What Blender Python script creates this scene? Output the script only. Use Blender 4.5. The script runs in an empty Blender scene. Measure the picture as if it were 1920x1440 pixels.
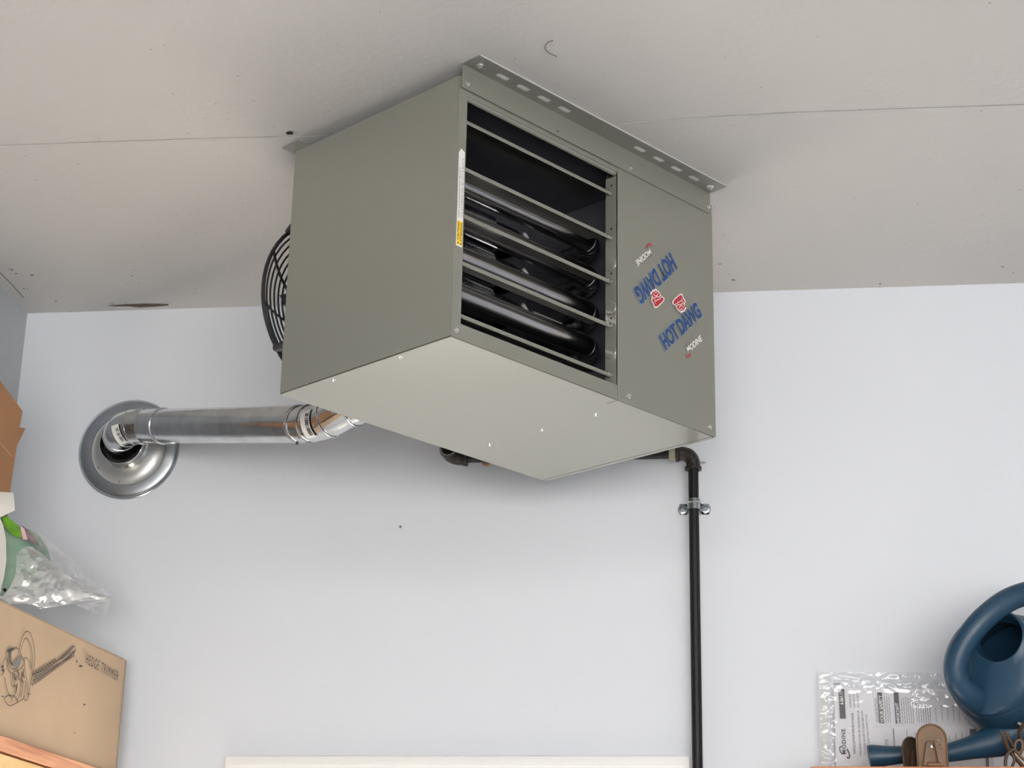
import bpy, bmesh, math, random
from mathutils import Vector, Matrix, noise
random.seed(7)
SC = bpy.context.scene
COL = SC.collection
V = Vector
PI = math.pi

# ------------------------------------------------------------------ camera
FPX = 3524.6                                   # focal length in pixels of the 1920x1440 frame
CAM = V((0, 0, 1.5))
cr = V((0.99196623, 0.12506466, 0.01902207))
cu = V((0.02456761, -0.33796084, 0.94083947))
cf = V((-0.12409448, 0.93281365, 0.33831828))
cam_data = bpy.data.cameras.new('camera')
cam_data.sensor_width = 36
cam_data.lens = FPX / 1920 * 36
cam_data.clip_start = .05
cam = bpy.data.objects.new('camera', cam_data)
COL.objects.link(cam)
m = Matrix((cr, cu, -cf)).transposed().to_4x4()
m.translation = CAM
cam.matrix_world = m
SC.camera = cam

# ------------------------------------------------------------------ world, sun, lamps, exposure
SC.view_settings.view_transform = 'Standard'
SC.view_settings.look = 'None'
SC.view_settings.gamma = 1
SC.view_settings.use_curve_mapping = False
SC.view_settings.exposure = 0.0
SC.cycles.max_bounces = 10
SC.cycles.diffuse_bounces = 5
SC.cycles.glossy_bounces = 5
SC.cycles.transparent_max_bounces = 40
SC.cycles.sample_clamp_indirect = 6
SC.cycles.caustics_reflective = False
SC.cycles.caustics_refractive = False
SC.cycles.use_denoising = True

world = bpy.data.worlds.new('world')
SC.world = world
world.use_nodes = True
bg = world.node_tree.nodes['Background']
bg.inputs[0].default_value = (.80, .88, 1.0, 1)
bg.inputs[1].default_value = 1.6

def area(name, loc, size, energy, color, direction, size_y=None):
    l = bpy.data.lights.new(name, 'AREA')
    l.shape = 'RECTANGLE'
    l.size = size
    l.size_y = size_y or size
    l.energy = energy
    l.color = color
    o = bpy.data.objects.new(name, l)
    COL.objects.link(o)
    o.location = loc
    o.rotation_euler = V(direction).to_track_quat('-Z', 'Y').to_euler()
    return o

sun = bpy.data.lights.new('sun', 'SUN')
sun.energy = 125
sun.angle = .009
sun.color = (1.0, .94, .86)
so = bpy.data.objects.new('sun', sun)
COL.objects.link(so)
so.rotation_euler = V((-.10, -.50, -.86)).to_track_quat('-Z', 'Y').to_euler()

# daylight through the open garage door behind the camera, and two ceiling strip lamps
area('garage_door_daylight', (1.2, -3.9, 1.2), 4.4, 150, (.86, .92, 1.0), (0, 1, .06), 2.1)
area('ceiling_strip_lamp', (-.2, .2, 3.15), 1.2, 20, (1, .98, .95), (0, .35, -1), .15)
area('ceiling_strip_lamp', (2.2, .2, 3.15), 1.2, 20, (1, .98, .95), (0, .35, -1), .15)

# ------------------------------------------------------------------ materials
def mat(name, color, rough=.6, metal=0, spec=.5, coat=0, coat_rough=.1, alpha=1, trans=0,
        var=0, var_scale=6, var_color=None, bump=0, bump_scale=40, stretch=None, sheen=0):
    mm = bpy.data.materials.new(name)
    mm.use_nodes = True
    nt = mm.node_tree
    b = nt.nodes['Principled BSDF']
    b.inputs['Base Color'].default_value = (*color, 1)
    b.inputs['Roughness'].default_value = rough
    b.inputs['Metallic'].default_value = metal
    b.inputs['Specular IOR Level'].default_value = spec
    b.inputs['Coat Weight'].default_value = coat
    b.inputs['Coat Roughness'].default_value = coat_rough
    b.inputs['Alpha'].default_value = alpha
    b.inputs['Transmission Weight'].default_value = trans
    if var or bump:
        tc = nt.nodes.new('ShaderNodeTexCoord')
        mp = nt.nodes.new('ShaderNodeMapping')
        nt.links.new(tc.outputs['Object'], mp.inputs[0])
        if stretch:
            mp.inputs['Scale'].default_value = stretch
    if var:
        n = nt.nodes.new('ShaderNodeTexNoise')
        n.inputs['Scale'].default_value = var_scale
        n.inputs['Detail'].default_value = 5
        nt.links.new(mp.outputs[0], n.inputs['Vector'])
        rmp = nt.nodes.new('ShaderNodeValToRGB')
        rmp.color_ramp.elements[0].position = .3
        rmp.color_ramp.elements[1].position = .7
        vc = var_color or tuple(c * (1 - var) for c in color)
        rmp.color_ramp.elements[0].color = (*vc, 1)
        rmp.color_ramp.elements[1].color = (*color, 1)
        nt.links.new(n.outputs[0], rmp.inputs[0])
        nt.links.new(rmp.outputs[0], b.inputs['Base Color'])
    if bump:
        n2 = nt.nodes.new('ShaderNodeTexNoise')
        n2.inputs['Scale'].default_value = bump_scale
        n2.inputs['Detail'].default_value = 4
        nt.links.new(mp.outputs[0], n2.inputs['Vector'])
        bp = nt.nodes.new('ShaderNodeBump')
        bp.inputs['Strength'].default_value = bump
        bp.inputs['Distance'].default_value = .01
        nt.links.new(n2.outputs[0], bp.inputs['Height'])
        nt.links.new(bp.outputs[0], b.inputs['Normal'])
    return mm

def ceiling_material():
    mm = mat('ceiling_paint', (.56, .55, .54), .85, bump=.12, bump_scale=60)
    nt = mm.node_tree
    b = nt.nodes['Principled BSDF']
    tc = nt.nodes.new('ShaderNodeTexCoord')
    vo = nt.nodes.new('ShaderNodeTexVoronoi')
    vo.inputs['Scale'].default_value = 21
    vo.inputs['Randomness'].default_value = 1
    nt.links.new(tc.outputs['Object'], vo.inputs['Vector'])
    # only some cells carry a dark speck of dirt
    cm = nt.nodes.new('ShaderNodeMath'); cm.operation = 'LESS_THAN'
    nn = nt.nodes.new('ShaderNodeTexNoise'); nn.inputs['Scale'].default_value = 160
    nt.links.new(tc.outputs['Object'], nn.inputs['Vector'])
    ad = nt.nodes.new('ShaderNodeMath'); ad.operation = 'MULTIPLY_ADD'
    nt.links.new(nn.outputs[0], ad.inputs[0]); ad.inputs[1].default_value = .12
    nt.links.new(vo.outputs['Distance'], ad.inputs[2])
    nt.links.new(ad.outputs[0], cm.inputs[0]); cm.inputs[1].default_value = .105
    wn = nt.nodes.new('ShaderNodeTexWhiteNoise')
    nt.links.new(vo.outputs['Color'], wn.inputs['Vector'])
    th = nt.nodes.new('ShaderNodeMath'); th.operation = 'GREATER_THAN'; th.inputs[1].default_value = .25
    nt.links.new(wn.outputs['Value'], th.inputs[0])
    mu = nt.nodes.new('ShaderNodeMath'); mu.operation = 'MULTIPLY'
    nt.links.new(cm.outputs[0], mu.inputs[0]); nt.links.new(th.outputs[0], mu.inputs[1])
    sc_ = nt.nodes.new('ShaderNodeMath'); sc_.operation = 'MULTIPLY'; sc_.inputs[1].default_value = .55
    nt.links.new(mu.outputs[0], sc_.inputs[0])
    mx = nt.nodes.new('ShaderNodeMix'); mx.data_type = 'RGBA'
    nt.links.new(sc_.outputs[0], mx.inputs['Factor'])
    mx.inputs['A'].default_value = (.56, .55, .54, 1)
    mx.inputs['B'].default_value = (.16, .15, .14, 1)
    nt.links.new(mx.outputs['Result'], b.inputs['Base Color'])
    return mm

def wood_material(name, c1, c2, scale=(3, 1.2, 30), rough=.55):
    mm = mat(name, c1, rough)
    nt = mm.node_tree
    b = nt.nodes['Principled BSDF']
    tc = nt.nodes.new('ShaderNodeTexCoord')
    mp = nt.nodes.new('ShaderNodeMapping'); mp.inputs['Scale'].default_value = scale
    nt.links.new(tc.outputs['Object'], mp.inputs[0])
    n = nt.nodes.new('ShaderNodeTexNoise'); n.inputs['Scale'].default_value = 3; n.inputs['Detail'].default_value = 6
    n.inputs['Distortion'].default_value = 1.4
    nt.links.new(mp.outputs[0], n.inputs['Vector'])
    r = nt.nodes.new('ShaderNodeValToRGB')
    r.color_ramp.elements[0].position = .35; r.color_ramp.elements[0].color = (*c2, 1)
    r.color_ramp.elements[1].position = .62; r.color_ramp.elements[1].color = (*c1, 1)
    nt.links.new(n.outputs[0], r.inputs[0])
    nt.links.new(r.outputs[0], b.inputs['Base Color'])
    return mm

M = {}
M['wall'] = mat('wall_paint', (.705, .735, .785), .55, spec=.35, bump=.05, bump_scale=70)
M['wall_shaded'] = mat('shaded_wall_paint', (.42, .44, .47), .75, bump=.05, bump_scale=70)  # left wall's shade mixed into its paint, darker than the other walls
M['ceiling'] = ceiling_material()
M['seam'] = mat('joint_compound', (.70, .69, .68), .9)
M['crack'] = mat('crack_shadow', (.10, .065, .05), .9)
M['concrete'] = mat('concrete', (.49, .465, .435), .8, var=.2, var_scale=3)
M['driveway'] = mat('driveway', (.45, .43, .40), .9, var=.2, var_scale=1)
M['trim'] = mat('white_trim_paint', (.88, .87, .84), .45)
M['cabinet'] = mat('olive_grey_enamel', (.185, .186, .160), .36, spec=.5, coat=.8, coat_rough=.12)
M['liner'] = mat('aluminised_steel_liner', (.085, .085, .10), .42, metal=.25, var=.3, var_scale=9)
M['liner_dark'] = mat('dark_tube_metal', (.07, .07, .078), .3, metal=.9)  # plain dark metal, used for the rear tubes
M['louvre'] = mat('louvre_shaded_metal', (.30, .30, .27), .36, metal=.75)  # dark metal stands in for the shade on the enamelled blades
M['tube'] = mat('heat_exchanger_steel', (.55, .53, .53), .24, metal=1, var=.25, var_scale=5, stretch=(1, 6, 6))
M['chrome'] = mat('zinc_screw', (.85, .85, .83), .18, metal=1)
M['slotlight'] = M['ceiling']
M['black'] = mat('black_wire_enamel', (.012, .012, .014), .35)
M['hole'] = mat('dark_hole', (.01, .01, .01), .8)
M['galv'] = mat('galvanised_steel', (.80, .81, .81), .15, metal=1, var=.22, var_scale=22, bump=.06, bump_scale=60)
M['galv_dull'] = mat('dull_galvanised_steel', (.47, .51, .55), .30, metal=1, var=.2, var_scale=14)
M['galv_pale'] = mat('weathered_zinc_plate', (.44, .45, .45), .40, metal=.7, var=.12, var_scale=9)
M['collar_grey'] = mat('grey_crimp_metal', (.42, .42, .43), .4, metal=.15)
M['sticker'] = mat('white_sticker', (.80, .80, .78), .45)
M['ink'] = mat('black_ink', (.03, .03, .035), .6)
M['ink_grey'] = mat('grey_ink', (.16, .16, .18), .6)
M['gas'] = mat('black_iron_pipe', (.007, .006, .008), .42, spec=.3, bump=.1, bump_scale=90)
M['fitting'] = mat('malleable_iron_fitting', (.035, .028, .025), .45, metal=.5, bump=.25, bump_scale=120)
M['union'] = mat('pipe_dope_grey', (.30, .29, .22), .7, bump=.3, bump_scale=150)
M['zinc'] = mat('zinc_strap', (.62, .66, .67), .28, metal=1)
M['blue'] = mat('logo_blue', (.012, .052, .175), .4)
M['blue_pale'] = mat('logo_pale_blue', (.20, .27, .38), .4)
M['red'] = mat('logo_red', (.42, .018, .03), .4)
M['white'] = mat('logo_white', (.82, .80, .78), .4)
M['yellow'] = mat('label_yellow', (.85, .58, .02), .4)
M['card'] = mat('tan_cardboard', (.46, .335, .225), .8, var=.10, var_scale=5, bump=.05)
M['card_brown'] = mat('brown_cardboard', (.34, .17, .08), .8, var=.12, var_scale=6, bump=.05)
M['card_edge'] = mat('cardboard_edge', (.30, .25, .20), .85)
M['cedar'] = wood_material('cedar_board', (.66, .34, .19), (.42, .17, .09), (6, .8, 14))
M['pine'] = wood_material('pine_board', (.72, .50, .24), (.62, .38, .15), (8, 1, 8))
M['cedar_r'] = wood_material('cedar_board_right', (.62, .27, .12), (.45, .17, .08), (1, 8, 14))
M['can'] = mat('teal_blue_plastic', (.009, .042, .084), .42, spec=.5, bump=.04, bump_scale=120)
M['rust'] = mat('brown_patinated_steel', (.19, .105, .052), .5, metal=.15, var=.45, var_scale=25)
M['rust_dark'] = mat('dark_patinated_steel', (.075, .045, .028), .5, metal=.15, var=.4, var_scale=25)
M['paper'] = mat('white_paper', (.86, .85, .89), .6)
M['paper2'] = mat('white_paper_leaf', (.80, .79, .84), .6)
M['green_bag'] = mat('green_printed_plastic', (.10, .24, .16), .4, var=.6, var_scale=9, var_color=(.28, .36, .30))
M['leaf'] = mat('leaf_green_print', (.16, .42, .02), .4, var=.5, var_scale=30)
M['pink'] = mat('pink_print', (.62, .42, .40), .5)
M['darkprint'] = mat('dark_fruit_print', (.05, .03, .04), .5, var=.9, var_scale=60, var_color=(.35, .25, .28))
M['white_film'] = mat('white_plastic_film', (.74, .71, .66), .38, var=.12, var_scale=10, bump=.3, bump_scale=25)
M['web'] = mat('grey_fibre', (.10, .09, .08), .8)
M['copper'] = mat('copper_band', (.45, .24, .17), .4, metal=.6)

def film(name, tint, opac, rough=.10, vary=.10, gloss=1.6, nscale=7):
    """thin plastic: see-through, a little milky, with mirror glints by angle"""
    mm = bpy.data.materials.new(name)
    mm.use_nodes = True
    nt = mm.node_tree
    nt.nodes.remove(nt.nodes['Principled BSDF'])
    out = nt.nodes['Material Output']
    tr = nt.nodes.new('ShaderNodeBsdfTransparent'); tr.inputs[0].default_value = (.98, .98, .98, 1)
    df = nt.nodes.new('ShaderNodeBsdfDiffuse'); df.inputs[0].default_value = (*tint, 1)
    tl = nt.nodes.new('ShaderNodeBsdfTranslucent'); tl.inputs[0].default_value = (*tint, 1)
    m0 = nt.nodes.new('ShaderNodeMixShader'); m0.inputs[0].default_value = .35
    nt.links.new(df.outputs[0], m0.inputs[1]); nt.links.new(tl.outputs[0], m0.inputs[2])
    tc = nt.nodes.new('ShaderNodeTexCoord')
    n = nt.nodes.new('ShaderNodeTexNoise'); n.inputs['Scale'].default_value = nscale; n.inputs['Detail'].default_value = 2
    nt.links.new(tc.outputs['Object'], n.inputs['Vector'])
    mr = nt.nodes.new('ShaderNodeMapRange')
    mr.inputs['From Min'].default_value = .35; mr.inputs['From Max'].default_value = .65
    mr.inputs['To Min'].default_value = max(0, opac - vary); mr.inputs['To Max'].default_value = min(1, opac + vary)
    nt.links.new(n.outputs[0], mr.inputs[0])
    m1 = nt.nodes.new('ShaderNodeMixShader')
    nt.links.new(mr.outputs[0], m1.inputs[0]); nt.links.new(tr.outputs[0], m1.inputs[1]); nt.links.new(m0.outputs[0], m1.inputs[2])
    gl = nt.nodes.new('ShaderNodeBsdfGlossy'); gl.inputs['Roughness'].default_value = rough
    fr = nt.nodes.new('ShaderNodeFresnel'); fr.inputs[0].default_value = 1.55
    mu = nt.nodes.new('ShaderNodeMath'); mu.operation = 'MULTIPLY'; mu.use_clamp = True; mu.inputs[1].default_value = gloss
    nt.links.new(fr.outputs[0], mu.inputs[0])
    m2 = nt.nodes.new('ShaderNodeMixShader')
    nt.links.new(mu.outputs[0], m2.inputs[0]); nt.links.new(m1.outputs[0], m2.inputs[1]); nt.links.new(gl.outputs[0], m2.inputs[2])
    nt.links.new(m2.outputs[0], out.inputs[0])
    return mm
M['clear'] = film('clear_polythene', (.86, .86, .86), .22, .14, .10, 1.1)
M['pouch'] = film('pouch_film', (.9, .9, .9), .05, .06, .03, 1.6)
M['milky'] = film('milky_polythene', (.93, .93, .90), .60, .26, .22, .5, 9)
M['glass'] = film('door_glass', (.1, .1, .1), .02, .02, .0, .35)

# ------------------------------------------------------------------ object helpers
def tag(o, label=None, cat=None, group=None, kind=None):
    if label: o['label'] = label
    if cat: o['category'] = cat
    if group: o['group'] = group
    if kind: o['kind'] = kind
    return o

def chain(o):
    mm = Matrix.Identity(4)
    while o is not None:
        mm = o.matrix_basis @ mm
        o = o.parent
    return mm

def empty(name, loc, label=None, cat=None, rz=0, group=None):
    o = bpy.data.objects.new(name, None)
    COL.objects.link(o)
    o.empty_display_size = .05
    o.location = loc
    o.rotation_euler = (0, 0, rz)
    o.matrix_basis = Matrix.Translation(V(loc)) @ Matrix.Rotation(rz, 4, 'Z')
    return tag(o, label, cat, group)

def obj(name, bm, material, parent=None, local=False, smooth=False, bevel=0):
    """one mesh object; world-space verts unless local (already in the parent's frame)"""
    me = bpy.data.meshes.new(name)
    bmesh.ops.recalc_face_normals(bm, faces=bm.faces)
    if parent is not None and not local:
        bm.transform(chain(parent).inverted())
    elif parent is None:
        lo = V([min(v.co[i] for v in bm.verts) for i in range(3)])
        hi = V([max(v.co[i] for v in bm.verts) for i in range(3)])
        org = V(((lo.x + hi.x) / 2, (lo.y + hi.y) / 2, lo.z))
        bm.transform(Matrix.Translation(-org))
    bm.to_mesh(me)
    bm.free()
    me.materials.append(material)
    o = bpy.data.objects.new(name, me)
    COL.objects.link(o)
    if parent is None:
        o.location = org
    else:
        o.parent = parent
    if smooth:
        me.polygons.foreach_set('use_smooth', [True] * len(me.polygons))
        me.set_sharp_from_angle(angle=math.radians(38))
    if bevel:
        bv = o.modifiers.new('bevel', 'BEVEL')
        bv.width = bevel; bv.segments = 2; bv.limit_method = 'ANGLE'
        bv.angle_limit = math.radians(50)
    return o

def dup(o, loc=None, rot=None):
    c = o.copy()
    COL.objects.link(c)
    if loc is not None: c.location = loc
    if rot is not None: c.rotation_euler = rot
    return c

def box(bm, a, b, mtx=None):
    x0, y0, z0 = a; x1, y1, z1 = b
    vs = [bm.verts.new((x, y, z)) for x in (x0, x1) for y in (y0, y1) for z in (z0, z1)]
    for q in ((0, 1, 3, 2), (4, 6, 7, 5), (0, 4, 5, 1), (2, 3, 7, 6), (0, 2, 6, 4), (1, 5, 7, 3)):
        bm.faces.new([vs[i] for i in q])
    if mtx is not None:
        bmesh.ops.transform(bm, matrix=mtx, verts=vs)
    return bm

def newbox(a, b, mtx=None):
    return box(bmesh.new(), a, b, mtx)

def frame_of(d):
    d = d.normalized()
    up = V((0, 0, 1)) if abs(d.z) < .9 else V((1, 0, 0))
    s = d.cross(up).normalized()
    return s, s.cross(d).normalized()

def sweep(bm, pts, rad, seg=16, cap=True, flat=None):
    """round (or flattened) tube along a path; rad is a number or one radius per point"""
    pts = [V(p) for p in pts]
    n = len(pts)
    rads = rad if isinstance(rad, (list, tuple)) else [rad] * n
    dirs = []
    for i in range(n):
        a = pts[max(0, i - 1)]; b = pts[min(n - 1, i + 1)]
        dirs.append((b - a).normalized())
    s, u = frame_of(dirs[0])
    rings = []
    for i in range(n):
        d = dirs[i]
        s = (s - d * s.dot(d)).normalized()
        u = d.cross(s).normalized()
        ring = []
        for k in range(seg):
            a = 2 * PI * k / seg
            fx, fy = (1, 1) if flat is None else flat
            ring.append(bm.verts.new(pts[i] + s * (math.cos(a) * rads[i] * fx) + u * (math.sin(a) * rads[i] * fy)))
        rings.append(ring)
    for i in range(n - 1):
        for k in range(seg):
            k2 = (k + 1) % seg
            bm.faces.new((rings[i][k], rings[i][k2], rings[i + 1][k2], rings[i + 1][k]))
    if cap:
        bm.faces.new(rings[0][::-1]); bm.faces.new(rings[-1])
    return bm

def lathe(bm, prof, origin, axis, seg=48, ref=None, closed=False):
    """prof = [(radius, distance along the axis)]"""
    axis = V(axis).normalized(); origin = V(origin)
    s, u = frame_of(axis)
    rings = []
    for r, h in prof:
        if r < 1e-6:
            rings.append([bm.verts.new(origin + axis * h)])
        else:
            rings.append([bm.verts.new(origin + axis * h + (s * math.cos(2 * PI * k / seg) + u * math.sin(2 * PI * k / seg)) * r) for k in range(seg)])
    pairs = list(zip(rings, rings[1:]))
    if closed: pairs.append((rings[-1], rings[0]))
    for A, B in pairs:
        for k in range(seg):
            k2 = (k + 1) % seg
            if len(A) == 1 and len(B) == 1: continue
            if len(A) == 1: bm.faces.new((A[0], B[k2], B[k]))
            elif len(B) == 1: bm.faces.new((A[k], A[k2], B[0]))
            else: bm.faces.new((A[k], A[k2], B[k2], B[k]))
    return bm

def arc_path(p0, corner, p1, n=10):
    p0, c, p1 = V(p0), V(corner), V(p1)
    return [(1 - t) ** 2 * p0 + 2 * t * (1 - t) * c + t * t * p1 for t in [i / n for i in range(n + 1)]]

def smooth_path(pts, n=8):
    pts = [V(p) for p in pts]
    out = []
    for i in range(len(pts) - 1):
        a = pts[max(0, i - 1)]; b = pts[i]; c = pts[i + 1]; d = pts[min(len(pts) - 1, i + 2)]
        for k in range(n):
            t = k / n
            out.append(.5 * ((2 * b) + (c - a) * t + (2 * a - 5 * b + 4 * c - d) * t * t + (3 * b - 3 * c + d - a) * t ** 3))
    out.append(pts[-1])
    return out

def curve_to_bm(cu_):
    o = bpy.data.objects.new('tmp', cu_)
    COL.objects.link(o)
    dg = bpy.context.evaluated_depsgraph_get()
    me = bpy.data.meshes.new_from_object(o.evaluated_get(dg))
    bm = bmesh.new(); bm.from_mesh(me)
    bpy.data.meshes.remove(me)
    bpy.data.objects.remove(o)
    bpy.data.curves.remove(cu_)
    return bm

def plate(outline, holes, thick, mtx):
    """flat sheet with holes; outline in 2D, mtx takes (x,y,z) into place; thickness centred"""
    c = bpy.data.curves.new('plate', 'CURVE')
    c.dimensions = '2D'; c.fill_mode = 'BOTH'; c.extrude = thick / 2
    for loop in [outline] + holes:
        s = c.splines.new('POLY'); s.points.add(len(loop) - 1)
        for i, (x, y) in enumerate(loop): s.points[i].co = (x, y, 0, 1)
        s.use_cyclic_u = True
    bm = curve_to_bm(c)
    bmesh.ops.remove_doubles(bm, verts=bm.verts, dist=1e-6)
    bm.transform(mtx)
    return bm

def rect(x0, y0, x1, y1): return [(x0, y0), (x1, y0), (x1, y1), (x0, y1)]
def slot(cx, cy, w, h, n=6):
    r = h / 2; out = []
    for k in range(n + 1):
        a = -PI / 2 + PI * k / n; out.append((cx + w / 2 - r + r * math.cos(a), cy + r * math.sin(a)))
    for k in range(n + 1):
        a = PI / 2 + PI * k / n; out.append((cx - w / 2 + r + r * math.cos(a), cy + r * math.sin(a)))
    return out
def disc(cx, cy, r, n=14): return [(cx + r * math.cos(2 * PI * k / n), cy + r * math.sin(2 * PI * k / n)) for k in range(n)]

def ray(px, py): return cf * FPX + cr * (px - 960) - cu * (py - 720)
def on(px, py, P, n):
    """the point of the plane (P, n) that the photograph shows at that pixel"""
    d = ray(px, py); n = V(n)
    return CAM + d * ((V(P) - CAM).dot(n) / d.dot(n))
def at_y(px, py, y): return on(px, py, (0, y, 0), (0, 1, 0))
def at_z(px, py, z): return on(px, py, (0, 0, z), (0, 0, 1))

def poly3(bm, pts, depth=None):
    """flat polygon, with a thickness along 'depth' when given"""
    vs = [bm.verts.new(p) for p in pts]
    f = bm.faces.new(vs)
    if depth is not None:
        ws = [bm.verts.new(V(p) + V(depth)) for p in pts]
        bm.faces.new(ws[::-1])
        for i in range(len(vs)):
            j = (i + 1) % len(vs)
            bm.faces.new((vs[i], ws[i], ws[j], vs[j]))
    return bm

def ribbon(bm, pts, w, n, lift=0, closed=False):
    """flat ink line lying in the plane with normal n"""
    n = V(n).normalized(); pts = [V(p) + n * lift for p in pts]
    if closed: pts = pts + [pts[0]]
    L = []
    for i, p in enumerate(pts):
        d = (pts[min(len(pts) - 1, i + 1)] - pts[max(0, i - 1)])
        if d.length < 1e-9: d = V((1, 0, 0))
        s = d.normalized().cross(n).normalized() * (w / 2)
        L.append((bm.verts.new(p + s), bm.verts.new(p - s)))
    for a, b in zip(L, L[1:]): bm.faces.new((a[0], a[1], b[1], b[0]))
    return bm

def text_bm(txt, O, X, Y, n, lift=.0006, bold=0.0, shear=0.0, spacing=1.0, thick=.0004):
    """lettering: O baseline start, X full baseline vector, Y cap height vector, all 3D"""
    c = bpy.data.curves.new('text', 'FONT')
    c.body = txt; c.size = 1; c.offset = bold; c.shear = shear; c.space_character = spacing
    c.resolution_u = 3
    bm = curve_to_bm(c)
    if not bm.verts: return bm
    x0 = min(v.co.x for v in bm.verts); x1 = max(v.co.x for v in bm.verts)
    y0 = min(v.co.y for v in bm.verts); y1 = max(v.co.y for v in bm.verts)
    O, X, Y, n = V(O), V(X), V(Y), V(n).normalized()
    for v in bm.verts:
        v.co = O + X * ((v.co.x - x0) / (x1 - x0)) + Y * ((v.co.y - y0) / (y1 - y0)) + n * lift
    return bm

def join(bm, other):
    me = bpy.data.meshes.new('tmp'); other.to_mesh(me); other.free()
    bm.from_mesh(me); bpy.data.meshes.remove(me)
    return bm

# ------------------------------------------------------------------ the room
XL, XR, YB, YF, ZC = -1.798, 4.2, 4.2136, -4.0, 3.25
TW = .12
def struct(name, bm, material, **k):
    o = obj(name, bm, material, **k)
    if o.parent is None: o['kind'] = 'structure'
    return o

struct('floor', newbox((XL - TW, YF - TW, -.12), (XR + TW, YB + TW, 0)), M['concrete'])
ceil = struct('ceiling', newbox((XL - TW, YF - TW, ZC), (XR + TW, YB + TW, ZC + .12)), M['ceiling'])
struct('wall_left', newbox((XL - TW, YF, 0), (XL, YB, ZC)), M['wall_shaded'])
struct('wall_right', newbox((XR, YF, 0), (XR + TW, YB, ZC)), M['wall'])
DX0, DX1, DZ = -1.13, -.212, 2.07
def xz(y): return Matrix(((1, 0, 0, 0), (0, 0, 1, y), (0, 1, 0, 0), (0, 0, 0, 1)))
struct('wall_back', plate(rect(XL - TW, 0, XR + TW, ZC), [rect(DX0, .001, DX1, DZ)], TW, xz(YB + TW / 2)), M['wall'])
struct('wall_front', plate(rect(XL - TW, 0, XR + TW, ZC), [rect(-1.1, .001, 3.5, 2.2)], TW, xz(YF - TW / 2)), M['wall'])
struct('ground', newbox((-40, -60, -.30), (40, 40, -.13)), M['driveway'])

# door trim: only its head shows, at the bottom of the frame
tz = at_y(860, 1419, YB).z
tx0 = at_y(425, 1422, YB).x; tx1 = at_y(1294, 1422, YB).x
bm = bmesh.new()
box(bm, (tx0, YB - .018, DZ - .012), (tx1, YB - .0005, tz))
box(bm, (tx0 + .004, YB - .018, 0), (DX0 + .012, YB - .0005, DZ - .012))
box(bm, (DX1 - .012, YB - .018, 0), (tx1 - .004, YB - .0005, DZ - .012))
t1 = struct('trim_1', bm, M['trim'], bevel=.003)
bm = bmesh.new()
box(bm, (tx0 + .012, YB - .0215, tz - .020), (tx1 - .012, YB - .0185, tz - .014))
struct('trim_bead', bm, M['trim'], parent=t1)
# glazed door below the frame, closed
door = empty('door_1', ((DX0 + DX1) / 2, YB + .05, 0)); door['kind'] = 'structure'
obj('door_stile_frame', plate(rect(DX0 + .004, .006, DX1 - .004, DZ - .004), [rect(DX0 + .12, .25, DX1 - .12, DZ - .13)], .04, xz(YB + .06)), M['trim'], door)
obj('door_pane', newbox((DX0 + .12, YB + .057, .25), (DX1 - .12, YB + .063, DZ - .13)), M['glass'], door)

# ceiling: board joints, crack, hole
nz = V((0, 0, -1))
def ceil_pt(px, py, d=.0): return at_z(px, py, ZC - d)
bm = bmesh.new()
pts = [ceil_pt(x, y, .0008) for x, y in ((-20, 275), (30, 274), (150, 269), (300, 264), (420, 260), (535, 258), (560, 257), (615, 254))]
ribbon(bm, pts, .0035, nz)
pts = [ceil_pt(x, y, .0008) for x, y in ((1165, 233), (1200, 229), (1330, 221), (1500, 212), (1700, 205), (1940, 197))]
ribbon(bm, pts, .0035, nz)
obj('board_joint', bm, M['seam'], ceil)
bm = bmesh.new()
for seq in (((0, 272), (150, 267), (300, 262), (520, 256.5)), ((1330, 219), (1500, 210), (1700, 203), (1920, 196))):
    ribbon(bm, [ceil_pt(x, y, .0012) for x, y in seq], .0007, nz)
ribbon(bm, [ceil_pt(x, y, .0012) for x, y in ((0, 511), (20, 531), (44, 558))], .003, nz)
obj('joint_shadow_line', bm, M['ink_grey'], ceil)
bm = bmesh.new()
up = [(200, 573.2), (235, 571), (270, 569.6), (316, 570.5)]
lo = [(316, 573), (290, 575), (262, 576.5), (240, 574.5), (215, 574.3)]
poly3(bm, [ceil_pt(x, y, .001) for x, y in up + lo])
obj('crack', bm, M['crack'], ceil)
bm = bmesh.new()
for c, (rx, ry) in (((543, 249.6), (7, 3.2)),):
    poly3(bm, [ceil_pt(c[0] + rx * math.cos(a * PI / 8), c[1] + ry * math.sin(a * PI / 8), .0025) for a in range(16)])
obj('anchor_hole', bm, M['hole'], ceil)
bm = bmesh.new()
for k in range(22):      # torn paper around the anchor hole
    a = random.uniform(0, 2 * PI); r_ = random.uniform(.4, 1)
    cx_, cy_ = 549 + 17 * r_ * math.cos(a), 253 + 6 * r_ * math.sin(a)
    q = [ceil_pt(cx_ + random.uniform(-5, 5), cy_ + random.uniform(-2, 2), random.uniform(.001, .002)) for _ in range(3)]
    poly3(bm, q)
tag(obj('torn_paper', bm, M['white'], ceil), kind='stuff')
bm = bmesh.new()
for x, y, w_ in ((22, 506, 7), (30, 513, 6), (60, 516, 8), (16, 504, 4), (210, 570, 5), (236, 567, 4), (290, 577, 3), (132, 584, 3), (45, 541, 4), (105, 565, 5), (237, 532, 3), (250, 506, 3), (248, 517, 4),
                 (1350, 495, 5), (1375, 525, 8), (1340, 388, 3), (1360, 440, 3), (1880, 500, 6), (1900, 512, 4), (1650, 532, 6), (480, 520, 3), (420, 500, 3), (455, 380, 3), (500, 340, 3)):
    poly3(bm, [ceil_pt(x + w_ / 2 * math.cos(a * PI / 4) * random.uniform(.7, 1.2), y + w_ / 5 * math.sin(a * PI / 4), .001) for a in range(8)])
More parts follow.
